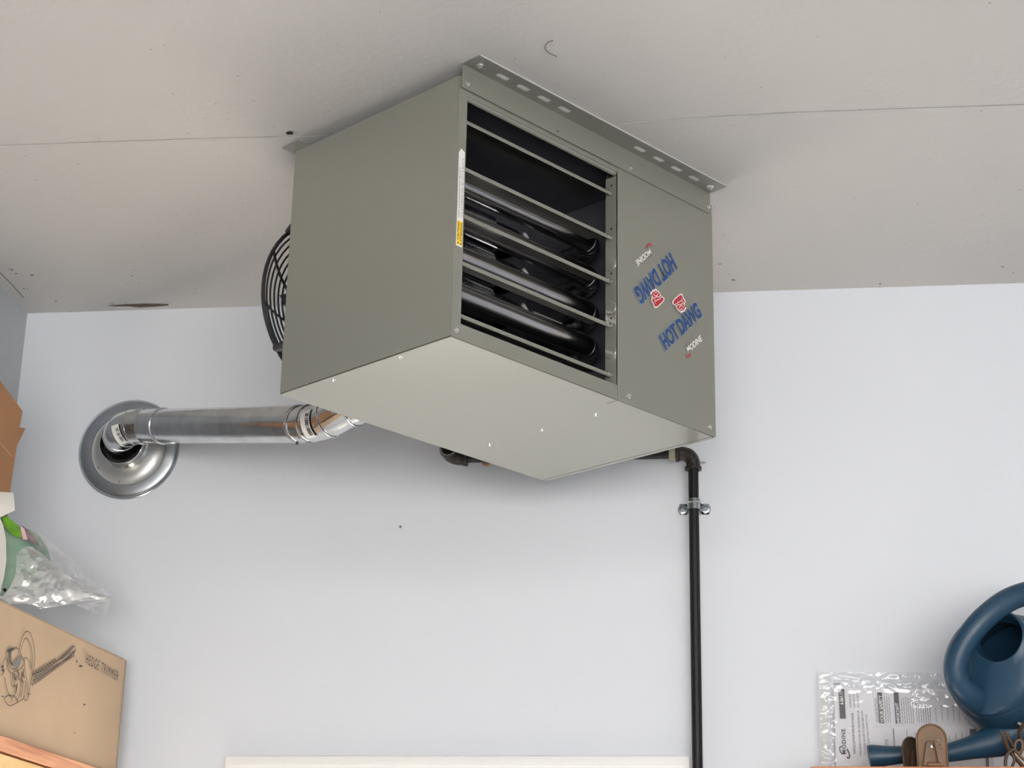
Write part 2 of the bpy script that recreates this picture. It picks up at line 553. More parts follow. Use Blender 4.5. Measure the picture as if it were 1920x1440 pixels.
tag(obj('scuff_mark', bm, M['ink_grey'], ceil), kind='stuff')
# small chip in the back wall
bm = bmesh.new(); c = at_y(751, 988, YB - .002)
lathe(bm, [(.0, -.001), (.003, 0), (.0035, .0015), (0, .002)], c, (0, -1, 0), 10)
obj('paint_chip', bm, M['ink_grey'], bpy.data.objects['wall_back'])

bm = bmesh.new()
pts = smooth_path([ceil_pt(x, y, .003) for x, y in ((1037, 76), (1028, 79), (1022, 87), (1024, 95), (1033, 101), (1044, 106))], 5)
sweep(bm, pts, .0007, 5)
tag(obj('curled_fibre', bm, M['web']), 'thin dark curled fibre stuck to the ceiling above the heater bracket', 'fibre')

# ------------------------------------------------------------------ the unit heater
ANG = .9322
W, D, H = .7555, .4727, .5479
HO = V((-.51670, 3.05606, ZC))
BT = -.028                                   # top of the cabinet below the ceiling
heater = empty('unit_heater', HO, 'olive grey box-shaped gas unit heater hung from the ceiling with open louvres', 'heater', rz=ANG)
HM = chain(heater)
HN = HM.to_3x3() @ V((0, -1, 0))             # outward normal of the front
def part(name, bm, material, parent=None, **k): return obj(name, bm, material, parent or heater, local=True, **k)
def hw(x, y, z): return HM @ V((x, y, z))
def front_pt(px, py, off=0): return HM.inverted() @ on(px, py, hw(0, -off, 0), HN)
cab = M['cabinet']
T = .0016
# shell panels
part('left_panel', newbox((0, .0015, -H + .001), (T, D, BT)), cab, bevel=.0006)
part('right_panel', newbox((W - T, .0015, -H + .001), (W, D, BT)), cab)
part('top_panel', newbox((T, .001, BT - T), (W - T, D, BT)), cab)
bm = bmesh.new()
box(bm, (.0005, .0015, -H - T), (W - .012, D, -H))
part('bottom_panel', bm, cab, bevel=.0005)
part('panel_slit', newbox((.4492, .0013, -H - T - .0002), (.4506, .0275, -H - T + .0002)), M['hole'])
bm = bmesh.new()
box(bm, (W - .0105, .004, -H - T), (W, D - .004, -H))
part('bottom_lip', bm, cab)
OX0, OX1, OZ0, OZ1 = .0225, .4485, -.5187, -.0625
# back panel with round fan opening
FCX, FCZ, FR = .19, -.30, .187
bk = Matrix(((1, 0, 0, 0), (0, 0, 1, D - .0008), (0, 1, 0, 0), (0, 0, 0, 1)))
part('back_panel', plate(rect(T, -H, W - T, BT), [disc(FCX, FCZ, .165, 40)], T, bk), cab)
# front frame round the opening
fk = Matrix(((1, 0, 0, 0), (0, 0, 1, .0008), (0, 1, 0, 0), (0, 0, 0, 1)))
bm = plate([(0, -H), (OX1 + .0005, -H), (OX1 + .0005, OZ0 - .002), (OX1 + .0005, OZ0), (OX0, OZ0), (OX0, OZ1), (OX1 + .0005, OZ1), (OX1 + .0005, BT), (0, BT)], [], T, fk)
part('front_frame', bm, cab)
# returns of the opening
bm = bmesh.new()
box(bm, (OX0 - T, .0016, OZ0), (OX0, .020, OZ1))
box(bm, (OX0, .0016, OZ0 - T), (OX1, .012, OZ0))
part('frame_return', bm, cab)
# rolled header lip above the louvres
bm = bmesh.new()
for k in range(6):
    a0, a1 = PI / 2 * k / 6, PI / 2 * (k + 1) / 6
    p = [(.0012 + .007 * (1 - math.cos(a)), OZ1 + .001 - .0075 * math.sin(a)) for a in (a0, a1)]
    v = [bm.verts.new((x, y, z)) for (y, z) in p for x in (OX0, OX1 + .0005)]
    bm.faces.new((v[0], v[1], v[3], v[2]))
part('header_lip', bm, cab, smooth=True)
# side flange that carries the louvre pins
hole_z = (-.091, -.187, -.284, -.379)
fl = Matrix(((0, 0, 1, OX1 - .001), (1, 0, 0, 0), (0, 1, 0, 0), (0, 0, 0, 1)))
fy, fz = .0135, [z + .0085 for z in (-.1138, -.2106, -.3057, -.3992, -.5021)]
bm = plate(rect(.0015, OZ0, .029, OZ1 - .008), [disc(.0145, z + .003, .0026, 8) for z in hole_z], T, fl)
flange = part('louvre_flange', bm, cab)
for i, z in enumerate((-.262, -.448, -.355)):    # embossed reinforcing bumps of the flange
    bm = bmesh.new()
    lathe(bm, [(.014, 0), (.0125, .0016), (.008, .0022), (0, .0024)], (OX1 - .0018, .0145, z), (-1, 0, 0), 20)
    part('embossed_boss', bm, cab, flange, smooth=True)
# access panel with brand lettering
bm = newbox((OX1 + .0009, -.0012, -H - .0006), (W, .0012, BT))
part('access_panel', bm, cab, bevel=.0010)
# brackets
def bracket_holes():
    hs = [slot(x, -.0245, .033, .0128) for x in (.0904, .1466, .2049, .2629, .4908, .5504, .6094, .6676)]
    return hs + [disc(.3792, -.0265, .0035)]
fl2 = Matrix.Translation((0, 0, -.0030))
bm = plate(rect(.004, -.0485, .7455, .0), bracket_holes(), .0022, fl2)
box(bm, (.004, -.0040, -.0525), (.7455, -.0020, -.0030))
fb = part('ceiling_bracket', bm, cab, bevel=.0004)
bm = plate(rect(.002, D, .7455, D + .046), [slot(x, D + .0235, .030, .0105) for x in (.5, .56, .62, .68)], .0022, fl2)
box(bm, (.002, D + .0005, -.058), (.7455, D + .0025, -.0030))
part('ceiling_bracket', bm, cab, bevel=.0004)
part('backing_strip', newbox((.006, -.0482, -.0018), (.744, -.0005, -.0003)), M['white'])
# screws: one mesh, many parts
bm = bmesh.new()
lathe(bm, [(.0052, 0), (.0052, .0008), (.0036, .0012), (.0034, .0036), (.0026, .0042), (0, .0042)], (0, 0, 0), (0, -1, 0), 12)
scr = part('screw', bm, M['chrome'])
fs = [(.0178, -.0405), (.4863, -.0400), (.7395, -.0390), (.0114, -.5341), (.4815, -.5327), (.7352, -.5315)]
for i, (x, z) in enumerate(fs):
    yy = -.0041 if z > -.1 else (-.0002 if x < .4 else -.0019)
    if i == 0: scr.location = (x, yy, z)
    else: dup(scr, (x, yy, z))
for x, y in ((.0129, .3304), (.0114, .1446), (.4867, .3818), (.4854, .2325), (.4838, .0861)):
    dup(scr, (x, y, -H - T), (PI / 2, 0, 0))
bm = bmesh.new()
lathe(bm, [(.009, 0), (.009, .0014), (.0058, .0016), (.0056, .006), (.004, .007), (0, .007)], (0, 0, 0), (0, 0, -1), 6)
lag = part('lag_screw', bm, M['chrome'])
lag.location = (.0278, -.0262, -.0042)
dup(lag, (.7184, -.0255, -.0042))
bm = bmesh.new(); lathe(bm, [(.0022, 0), (0, .0003)], (.2665, -.0041, -.0422), (0, -1, 0), 8)
part('screw_hole', bm, M['hole'])
# torn board flakes and drywall dust seen by the left lag screw
bm = bmesh.new()
for (x, y, r_) in ((.0139, -.0165, .0018), (.0155, -.0300, .0022), (.012, -.024, .0015), (.021, -.0365, .002), (.0445, -.0215, .003)):
    lathe(bm, [(0, 0), (r_, .0002), (0, .0006)], (x, y, -.0042), (0, 0, -1), 8)
tag(part('punch_mark', bm, M['galv_pale']), kind='stuff')

# louvres
def blade_bm():
    bm = bmesh.new()
    n = 7; L0, L1 = OX0 + .002, OX1 - .010
    prof = []
    for k in range(n):
        t = k / (n - 1)
        prof.append((fy - .001 + .047 * t, .0035 * math.sin(PI * t) - .004 * t))
    # front edge rolled down
    prof = [(fy + .002, -.0052), (fy - .001, -.0046), (fy - .002, -.001)] + prof
    rows = []
    for (y, z) in prof:
        t = max(0, (y - fy) / .047)
        cut = .010 * t ** 3
        rows.append([bm.verts.new((x, y, z)) for x in (L0 + cut, L0 + .02, (L0 + L1) / 2, L1 - .02, L1 - cut)])
    for a, b in zip(rows, rows[1:]):
        for i in range(4): bm.faces.new((a[i], a[i + 1], b[i + 1], b[i]))
    r = bmesh.ops.solidify(bm, geom=bm.faces[:], thickness=.0009)
    return bm
bm = blade_bm()
louvre = part('louvre_blade', bm, M['louvre'], smooth=True)
tilts = (.08, .14, .26, .28, .30)
louvres = []
bm = sweep(bmesh.new(), [(OX0 + .002, fy - .0015, -.003), (OX1 - .004, fy - .0015, -.003)], .0030, 10, flat=(.55, 1.25))
lip = obj('rolled_edge', bm, cab, louvre, local=True, smooth=True)
for i, z in enumerate(fz):
    l = louvre if i == 0 else dup(louvre)
    if i: dup(lip).parent = l
    piv = V((0, fy, z))
    l.matrix_basis = Matrix.Translation(piv) @ Matrix.Rotation(tilts[i], 4, 'X') @ Matrix.Translation(V((0, -fy, 0)))
    louvres.append(l)
bm = bmesh.new()
for k in range(3):
    lathe(bm, [(0, .0105), (.0042, .0105), (.0048, .009), (.003, .008), (.0048, .007), (.0042, .0045), (.003, .004), (.0045, 0), (0, 0)], (OX1 - .003, fy + .001, 0), (-1, 0, 0), 10)
clip = part('louvre_spring_pin', bm, M['chrome'], smooth=True)
for i, z in enumerate(fz):
    c = clip if i == 0 else dup(clip)
    c.location = (0, 0, z - .001)

# inside: liner and tubes
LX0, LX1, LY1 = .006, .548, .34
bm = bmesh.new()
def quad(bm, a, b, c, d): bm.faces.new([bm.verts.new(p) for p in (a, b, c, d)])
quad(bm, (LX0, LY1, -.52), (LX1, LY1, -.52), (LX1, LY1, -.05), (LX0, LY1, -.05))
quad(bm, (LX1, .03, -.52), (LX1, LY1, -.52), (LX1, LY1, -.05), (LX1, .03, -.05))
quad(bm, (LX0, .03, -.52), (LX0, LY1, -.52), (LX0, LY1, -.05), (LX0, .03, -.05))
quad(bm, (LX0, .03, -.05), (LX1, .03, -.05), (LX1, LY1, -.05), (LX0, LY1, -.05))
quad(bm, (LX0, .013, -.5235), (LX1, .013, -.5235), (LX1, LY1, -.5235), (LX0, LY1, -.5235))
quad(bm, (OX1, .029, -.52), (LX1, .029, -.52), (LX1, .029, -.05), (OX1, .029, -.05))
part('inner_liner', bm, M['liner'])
TR = .0222
for z in (-.180, -.257, -.333, -.408):
    y0 = .098
    pts = [(LX0 + .001, y0, z), (.25, y0, z), (.452, y0, z)] + [(.452 + .055 * math.sin(a), y0 + .055 * (1 - math.cos(a)), z) for a in [PI / 2 * k / 8 for k in range(1, 9)]] + [(.507, .22, z)]
    rr = [TR] * len(pts)
    bm = sweep(bmesh.new(), pts, rr, 24, cap=False)
    tb = part('heat_exchanger_tube', bm, M['tube'], smooth=True)
    for k, a in enumerate((.30, .55, .8)):
        bm = bmesh.new()
        c = V((.452 + .055 * math.sin(a), y0 + .055 * (1 - math.cos(a)), z))
        d = V((math.cos(a), math.sin(a), 0))
        lathe(bm, [(TR - .001, -.0035), (TR + .0010, -.0015), (TR + .0010, .0015), (TR - .001, .0035)], c, d, 24)
        part('bend_bead', bm, M['tube'], tb, smooth=True)
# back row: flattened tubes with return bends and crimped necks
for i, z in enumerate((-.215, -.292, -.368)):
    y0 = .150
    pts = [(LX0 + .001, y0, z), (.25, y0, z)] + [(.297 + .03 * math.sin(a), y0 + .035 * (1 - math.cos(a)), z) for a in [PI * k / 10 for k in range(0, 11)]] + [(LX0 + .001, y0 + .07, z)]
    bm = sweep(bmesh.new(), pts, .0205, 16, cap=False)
    rt = part('rear_heat_tube', bm, M['liner_dark'], smooth=True)
    bm = bmesh.new()
    prof = []
    for k in range(25):
        prof.append((.0225 + (.0035 if k % 2 else 0), k * .0036))
    lathe(bm, prof, (.150, y0, z), (1, 0, 0), 20)
    part('crimped_neck', bm, M['galv'], rt)
    bm = bmesh.new()
    pts = [(.322 + .024 * math.sin(a), y0 - .006, z - .002 + .023 * math.cos(a)) for a in [PI * (.1 + .8 * k / 10) for k in range(11)]]
    sweep(bm, pts, .0038, 8)
    part('bend_collar', bm, M['collar_grey'], rt, smooth=True)
# burner slot low at the back
pA = HM.inverted() @ on(1003, 603, hw(0, .26, 0), HN)
bm = bmesh.new()
box(bm, (.352, .142, -.388), (.446, .148, -.352))
slotf = part('burner_slot', bm, M['hole'])
for dz in (-.3605, -.3765):
    bm = bmesh.new()
    sweep(bm, [(.356, .138, dz), (.436 - (.018 if dz < -.37 else 0), .138, dz), (.440 - (.018 if dz < -.37 else 0), .140, dz - .003)], .0036, 8)
    part('burner_rail', bm, M['collar_grey'], slotf, smooth=True)
bm = bmesh.new()
sweep(bm, [(OX0, .05, OZ0 + .012), (OX1 - .002, .05, OZ0 + .012)], .004, 8)
part('liner_edge', bm, cab)
for (x, y, z) in ((.262, LY1 - .002, -.07), (.37, LY1 - .002, -.11)):
    bm = bmesh.new(); lathe(bm, [(.006, 0), (.005, .003), (0, .004)], (x, y, z), (0, -1, 0), 10)
    part('liner_rivet', bm, M['chrome'], bpy.data.objects['inner_liner'])

# fan guard: rings and spokes on the back
guard = empty('fan_guard', (0, 0, 0)); guard.parent = heater; guard.location = (FCX, D, FCZ); guard.matrix_basis = Matrix.Translation((FCX, D, FCZ))
def ring_bm(R, y, r):
    bm = bmesh.new()
    pts = [V((R * math.cos(2 * PI * k / 56), y, R * math.sin(2 * PI * k / 56))) for k in range(56)]
    prof = [(R + r * math.cos(2 * PI * k / 8), y + r * math.sin(2 * PI * k / 8)) for k in range(8)]
    lathe(bm, prof, (0, 0, 0), (0, 1, 0), 56, closed=True)
    return bm
def dome(R): return .075 + .030 * (1 - (R / .19) ** 2)
for R in (.19, .178, .166, .153, .140, .127, .114, .101, .088, .075, .062):
    obj('guard_ring', ring_bm(R, dome(R), .0042 if R > .18 else .0021), M['black'], guard, local=True, smooth=True)
for k in range(10):
    a = 2 * PI * k / 10 + .16
    pts = [(R * math.cos(a + .5 * (.19 - R) / .13), dome(R) + .001, R * math.sin(a + .5 * (.19 - R) / .13)) for R in (.19, .166, .14, .114, .088, .055)]
    obj('guard_spoke', sweep(bmesh.new(), pts, .0030, 7), M['black'], guard, local=True, smooth=True)
bm = bmesh.new(); lathe(bm, [(0, .062), (.05, .062), (.058, .068), (.058, .130), (.05, .140), (0, .142)], (0, 0, 0), (0, 1, 0), 32)
obj('fan_motor', bm, M['black'], guard, local=True, smooth=True)
bm = bmesh.new(); lathe(bm, [(.186, .0), (.192, .0), (.194, .072), (.196, .080), (.188, .082), (.186, .072)], (0, 0, 0), (0, 1, 0), 56, closed=True)
# rim stands on four feet instead of a full skirt
bm.free()
for a in (PI * 1.22, PI * 1.78, PI * .25, PI * .75):
    c, s = math.cos(a), math.sin(a)
    pts = [(.215 * c, .004, .215 * s), (.205 * c, .03, .205 * s), (.191 * c, dome(.19), .191 * s)]
    obj('guard_foot', sweep(bmesh.new(), pts, [.016, .011, .008], 8), M['black'], guard, local=True, smooth=True)
for k in range(4):
    a = PI / 2 * k + .5
    bm = bmesh.new()
    rows = []
    for j in range(7):
        R = .035 + .12 * j / 6; w_ = .42 + .12 * math.sin(PI * j / 6)
        rows.append([bm.verts.new((R * math.cos(a + w_ * t), .036 - .03 * t, R * math.sin(a + w_ * t))) for t in (-1, -.5, 0, .5, 1)])
    for A, B in zip(rows, rows[1:]):
        for i in range(4): bm.faces.new((A[i], A[i + 1], B[i + 1], B[i]))
    bmesh.ops.solidify(bm, geom=bm.faces[:], thickness=.0012)
    obj('fan_blade', bm, M['galv_dull'], guard, local=True, smooth=True)
bm = bmesh.new(); lathe(bm, [(.032, .02), (.032, .05), (0, .052)], (0, 0, 0), (0, 1, 0), 20)
obj('fan_hub', bm, M['black'], guard, local=True)

# printed lettering on the access panel (flat print)
def fpw(px, py, off=.0024): return on(px, py, hw(0, -off, 0), HN)
def ftext(txt, p0, p1, pt, material, name, **k):
    O = fpw(*p0); X = fpw(*p1) - O; Y = fpw(*pt) - O
    return obj(name, text_bm(txt, O, X, Y, HN, **k), material, heater)
def big_logo(p0, p1, pt):
    O, X, Y = V(p0), V(p1) - V(p0), V(pt) - V(p0)
    e = .02
    ftext('HOT DAWG', tuple(O - X * .012 - Y * .05), tuple(O + X * 1.012 - Y * .05), tuple(O - X * .012 + Y * 1.05), M['blue_pale'], 'lettering_outline', bold=.068, lift=.0000, spacing=.96)
    ftext('HOT DAWG', tuple(O), tuple(O + X), tuple(O + Y), M['blue'], 'lettering', bold=.042, lift=.0006, spacing=.96)
big_logo((1248.5, 658), (1317.5, 592.5), (1234.5, 630))
big_logo((1256.0, 472.5), (1187.0, 541.0), (1270.5, 503))
def small_logo(p0, p1, pt, s):
    ftext('MODINE', p0, p1, pt, M['white'], 'lettering', bold=.03, lift=.0006)
    P0 = V(p0)
    def a(pts, w, material, nm):
        bm = bmesh.new(); ribbon(bm, smooth_path([fpw(P0.x + s * x, P0.y + s * y) for x, y in pts], 5), w, HN, lift=.0003)
        obj(nm, bm, material, heater)
    a([(-4, -6), (-4.5, -12), (-1.5, -17), (3, -18.5), (5.5, -16)], .0026, M['ink_grey'], 'swoosh')
    a([(-4.5, 3), (-3, 7), (0, 7.5), (3, 3.5), (4, 0)], .0032, M['red'], 'swoosh')
small_logo((1290.5, 662.0), (1317, 638.5), (1286, 651.5), 1)
small_logo((1217.0, 465.0), (1190.5, 489.5), (1221.5, 475.5), -1)
# red badge with white rim: a plain bulldog-like emblem reduced to stripes
def badge(c, s):
    P = [(-13, -3), (-9, -8), (1, -17), (6, -17), (9, -8), (12, -4), (10, 6), (14, 9), (10, 16), (3, 19), (-4, 13), (-7, 6), (-13, 2)]
    K = lambda x, y: fpw(c[0] + s * x, c[1] + s * y)
    for sc_, mm, lift, nm in ((1.0, M['white'], .0008, 'emblem_rim'), (.84, M['red'], .0012, 'emblem')):
        bm = bmesh.new(); poly3(bm, [K(x * sc_, y * sc_) + HN * lift for x, y in P]); obj(nm, bm, mm, heater)
    bm = bmesh.new()
    for seq in (((-8, 3), (-4, 1), (-3, -2), (0, -1), (2, -4), (5, -3)), ((-5, 6), (-2, 3), (2, 4), (5, 1), (7, 3)), ((-1, 12), (0, 7), (3, 5), (7, 7), (8, 11)), ((2, 15), (3, 11), (5, 12), (6, 14)), ((4, -9), (6, -2), (9, 3))):
        ribbon(bm, [K(x, y) for x, y in seq], .0016, HN, lift=.0016)
    obj('emblem_stripes', bm, M['white'], heater)
badge((1273.0, 568.0), 1)
badge((1232.0, 560.5), -1)
# warning label down the left side of the frame
def lpt(x, z, off=.0006): return hw(x, -off, z)
lx0, lx1 = .0040, .0195
bm = bmesh.new()
poly3(bm, [lpt(lx0, -.372), lpt(lx1, -.372), lpt(lx1, -.181), lpt(lx0 + .006, -.176), lpt(lx0, -.186)])
wl = obj('warning_label', bm, M['white'], heater)
bm = bmesh.new(); poly3(bm, [lpt(lx0 + .0016, -.369, .0009), lpt(lx1 - .0008, -.369, .0009), lpt(lx1 - .0008, -.322, .0009), lpt(lx0 + .0016, -.322, .0009)])
obj('yellow_field', bm, M['yellow'], wl)
bm = bmesh.new()
join(bm, text_bm('CAUTION', lpt(.0107, -.360), lpt(.0107, -.325) - lpt(.0107, -.360), lpt(.0058, -.360) - lpt(.0107, -.360), HN, lift=.0006, bold=.02))
join(bm, text_bm('ATTENTION', lpt(.0180, -.362), lpt(.0180, -.3245) - lpt(.0180, -.362), lpt(.0133, -.362) - lpt(.0180, -.362), HN, lift=.0006, bold=.02))
for x in (.0082, .0156):
    poly3(bm, [lpt(x - .0022, -.3675, .0013), lpt(x + .0022, -.3675, .0013), lpt(x, -.3635, .0013)])
obj('lettering', bm, M['ink'], wl)
bm = bmesh.new()
join(bm, text_bm('HEAT EXCHANGER MAY BE HOT', lpt(.0105, -.315), lpt(.0105, -.215) - lpt(.0105, -.315), lpt(.0062, -.315) - lpt(.0105, -.315), HN, lift=.0005))
join(bm, text_bm('THE EXTERIOR MAY BE HOT SURFACE', lpt(.0175, -.315), lpt(.0175, -.195) - lpt(.0175, -.315), lpt(.0132, -.315) - lpt(.0175, -.315), HN, lift=.0005))
obj('lettering', bm, M['ink_grey'], wl)

# ------------------------------------------------------------------ vent pipe
vent = empty('vent_pipe', (-1.4985, YB, 2.883), 'shiny galvanised round vent pipe with elbows running from wall plate to the heater', 'vent pipe')
VC = V((-1.4985, YB, 2.883))
AX = V((0, -1, 0))
bm = bmesh.new()
lathe(bm, [(.1265, 0), (.1270, .003), (.1250, .0055), (.1215, .0050), (.1195, .0070), (.1165, .0085), (.0945, .0090), (.0925, .0070)], VC, AX, 72)
tp = obj('wall_plate', bm, M['galv_dull'], vent, smooth=True)
bm = bmesh.new()
lathe(bm, [(.0925, .0068), (.089, .0062), (.078, .0080), (.064, .0150), (.057, .024)], VC, AX, 72)
obj('plate_dish', bm, M['galv_pale'], tp, smooth=True)
bm = bmesh.new()
lathe(bm, [(.057, .022), (.0575, .030), (.0550, .033), (.0565, .037), (.0540, .040), (.0560, .044), (.0545, .060), (.0535, .060), (.0530, .02)], VC, AX, 48)
obj('collar', bm, M['galv'], tp, smooth=True)
bm = bmesh.new(); lathe(bm, [(.052, .028), (0, .028)], VC, AX, 32)
obj('collar_inside', bm, M['hole'], tp)
for a in (-2.55, -1.75):
    bm = bmesh.new(); c = VC + V((math.cos(a) * .085, 0, math.sin(a) * .085))
    lathe(bm, [(.0026, .008), (.002, .0095), (0, .010)], c, AX, 8)
    obj('plate_screw', bm, M['ink_grey'], tp)
PR = .0412
E1 = at_y(272, 799.5, 4.10); E2 = at_y(560, 795, 3.78)
pd = (E2 - E1).normalized()
P0 = V((VC.x - .004, YB - .035, VC.z))
P1 = E1 - pd * .045
corner = V((P0.x - .006, 4.105, VC.z + .022))
path = arc_path(P0, corner + V((0, 0, .0)), E1, 24)
bm = sweep(bmesh.new(), path, PR + .0008, 40, cap=False)
el = obj('elbow', bm, M['galv'], vent, smooth=True)
def bead(c, d, r, parent, mtl=None, w=.004, h=.0028):
    bm = bmesh.new()
    lathe(bm, [(r - .001, -w), (r + h * .8, -w * .55), (r + h, 0), (r + h * .8, w * .55), (r - .001, w)], c, d, 40)
    return obj('swaged_bead', bm, mtl or M['galv'], parent, smooth=True)
for i in (7, 13, 19):
    bead(path[i], path[i + 1] - path[i - 1], PR, el, w=.003, h=.0022)
bead(path[23], pd, PR, el)
bm = sweep(bmesh.new(), [E1 - pd * .002, E1 + pd * .03, E1 + (E2 - E1) * .5, E2], PR, 40, cap=False)
pp = obj('straight_pipe', bm, M['galv'], vent, smooth=True)
bead(E1 + (E2 - E1) * .13, pd, PR, pp)
# second elbow, up into the back of the heater
Q1 = E2 + pd * .012
G = [E2 - pd * .004, E2 + pd * .022, at_y(606, 790, 3.735), at_y(645, 771, 3.70), at_y(690, 742, 3.665)]
outl = hw(.285, D + .004, -.33)
G2 = smooth_path(G + [outl - (HM.to_3x3() @ V((0, -1, 0))) * .06 + V((0, 0, -.02)), outl], 6)
bm = sweep(bmesh.new(), G2, PR - .0015, 40, cap=False)
e2 = obj('elbow', bm, M['galv'], vent, smooth=True)
for i in (3, 8, 14, 20, 26):
    bead(G2[i], G2[i + 1] - G2[i - 1], PR - .0015, e2, w=.0032, h=.003)
bead(E2, pd, PR, pp, w=.002, h=.0015)
bm = bmesh.new()
sweep(bm, [at_y(557, 828, 3.76), at_y(557, 833, 3.76)], .003, 8)
obj('sheet_metal_screw', bm, M['ink'], pp)
# barcode stickers on both elbows
def wrap_sticker(c, d, r, a0, a1, h0, h1, nm_parent, bars):
    d = V(d).normalized()
    view = (CAM - V(c)); view = (view - d * view.dot(d)).normalized()
    side = d.cross(view).normalized()
    def P(a, h, rr): return V(c) + d * h + (view * math.cos(a) + side * math.sin(a)) * rr
    bm = bmesh.new()
    n = 12
    rows = [(bm.verts.new(P(a0 + (a1 - a0) * k / n, h0, r)), bm.verts.new(P(a0 + (a1 - a0) * k / n, h1, r))) for k in range(n + 1)]
    for A, B in zip(rows, rows[1:]): bm.faces.new((A[0], A[1], B[1], B[0]))
    st = obj('sticker', bm, M['sticker'], nm_parent, smooth=True)
    bm = bmesh.new()
    for k in range(bars):
        b0 = a0 + (a1 - a0) * (.18 + .72 * k / bars); b1 = b0 + (a1 - a0) * random.choice((.018, .03, .04))
        x0, x1 = h0 + (h1 - h0) * .52, h0 + (h1 - h0) * .9
        bm.faces.new([bm.verts.new(P(a, h, r + .0003)) for a, h in ((b0, x0), (b0, x1), (b1, x1), (b1, x0))])
    obj('barcode', bm, M['ink'], nm_parent)
i = 16
wrap_sticker(path[i], path[i + 1] - path[i - 1], PR + .0025, -.45, .75, -.011, .013, el, 12)
i = 11
wrap_sticker(G2[i], G2[i + 1] - G2[i - 1], PR + .0012, -.9, .75, -.016, .012, e2, 14)

# ------------------------------------------------------------------ gas pipe
GY = YB - .042
gx = at_y(1303, 1100, GY).x
ztop = at_y(1297, 850, GY).z
gas = empty('gas_pipe', (gx, GY, 0), 'black iron gas pipe running up the back wall to the heater', 'pipe')
GR = .0118
xL = at_y(845, 850, GY).x
xl1 = at_y(870, 853, GY).x; xr1 = at_y(1262, 850, GY).x
obj('vertical_pipe', sweep(bmesh.new(), [(gx, GY, .005), (gx, GY, ztop - .03)], GR, 20), M['gas'], gas, smooth=True)
obj('horizontal_pipe', sweep(bmesh.new(), [(xl1 - .01, GY, ztop), (xr1 + .01, GY, ztop)], GR, 20), M['gas'], gas, smooth=True)
bm = bmesh.new()
pa = [V((gx - .040, GY, ztop)), V((gx - .034, GY, ztop))] + arc_path((gx - .030, GY, ztop), (gx, GY, ztop), (gx, GY, ztop - .030), 10) + [V((gx, GY, ztop - .034)), V((gx, GY, ztop - .040))]
sweep(bm, pa, [.0195, .0195] + [.0162] * 11 + [.0195, .0195], 24)
obj('pipe_elbow', bm, M['fitting'], gas, smooth=True)
bm = sweep(bmesh.new(), [(gx - .056, GY, ztop), (gx - .054, GY, ztop), (gx - .041, GY, ztop)], [.0135, .0160, .0165], 20)
obj('sealant_band', bm, M['union'], gas)
# left elbow turns out towards the heater
ex = xL
hv = (hw(.60, D, -.30) - V((ex, GY, ztop))); 
bm = bmesh.new()
d2 = V((0, -1, .25)).normalized(); c0 = V((ex, GY, ztop))
pa = [c0 + V((.040, 0, 0)), c0 + V((.033, 0, 0))] + arc_path(c0 + V((.028, 0, 0)), c0, c0 + d2 * .028, 10) + [c0 + d2 * .033, c0 + d2 * .040]
sweep(bm, pa, [.0200, .0200] + [.0170] * 11 + [.0205, .0205], 24)
obj('pipe_elbow', bm, M['fitting'], gas, smooth=True)
bm = bmesh.new(); lathe(bm, [(.0195, .040), (.0205, .0415), (.0165, .0422), (.0150, .0415)], c0, d2, 24)
obj('elbow_lip', bm, M['union'], gas, smooth=True)
tgt = hw(.47, D + .002, -.38)
pa = smooth_path([c0 + d2 * .036, c0 + d2 * .09 + V((.0, 0, .05)), tgt + HM.to_3x3() @ V((0, .05, 0)), tgt], 8)
obj('nipple_pipe', sweep(bmesh.new(), pa, GR, 16), M['gas'], gas, smooth=True)
# pipe strap
cz = at_y(1298, 946, GY).z
strap = empty('pipe_clamp', (gx, GY, cz), 'zinc two-hole pipe strap with two screws holding the black gas pipe', 'pipe clamp')
bm = bmesh.new(); hh = .0125
prof = []
for k in range(13):
    a = PI * k / 12; prof.append((gx - .0145 * math.cos(a), GY - .0145 * math.sin(a)))
prof = [(gx - .034, YB - .0015), (gx - .0165, YB - .0015), (gx - .0150, GY + .006)] + prof + [(gx + .0150, GY + .006), (gx + .0165, YB - .0015), (gx + .034, YB - .0015)]
vs = [(bm.verts.new((x, y, cz - hh)), bm.verts.new((x, y, cz + hh))) for x, y in prof]
for A, B in zip(vs, vs[1:]): bm.faces.new((A[0], A[1], B[1], B[0]))
bmesh.ops.solidify(bm, geom=bm.faces[:], thickness=.0013)
obj('strap', bm, M['zinc'], strap, smooth=True)
bm = bmesh.new(); lathe(bm, [(.0152, -.0015), (.0162, 0), (.0152, .0015)], (gx, GY, cz + .003), (0, 0, 1), 24)
obj('strap_rib', bm, M['zinc'], strap, smooth=True)
for s in (-1, 1):
    bm = bmesh.new(); lathe(bm, [(.0100, 0), (.0115, .0015), (.0100, .0030), (.0065, .0034), (.0062, .0070), (.0045, .0078), (.0038, .0060), (0, .0060)], (gx + s * .0265, YB - .002, cz - (.001 if s < 0 else 0)), (0, -1, 0), 18)
    obj('screw', bm, M['galv_dull'], strap, smooth=True)
bm = bmesh.new()
poly3(bm, [at_y(x, y, YB - .001) for x, y in ((1300, 867), (1320, 865.5), (1324, 868), (1318, 870), (1300, 871))], (0, -.003, 0))
tag(obj('wall_shim', bm, M['galv_pale']), 'small pale shim poking out behind the top elbow of the gas pipe', 'shim')
an = at_y(912, 866, YB - .004)
bm = bmesh.new(); lathe(bm, [(.011, 0), (.010, .004), (.006, .005), (.005, .002), (0, .002)], an, (0, -1, 0), 16)
a_ = obj('wall_anchor', bm, M['copper'], smooth=True); tag(a_, 'small coppery anchor ring in the wall below the heater', 'anchor')
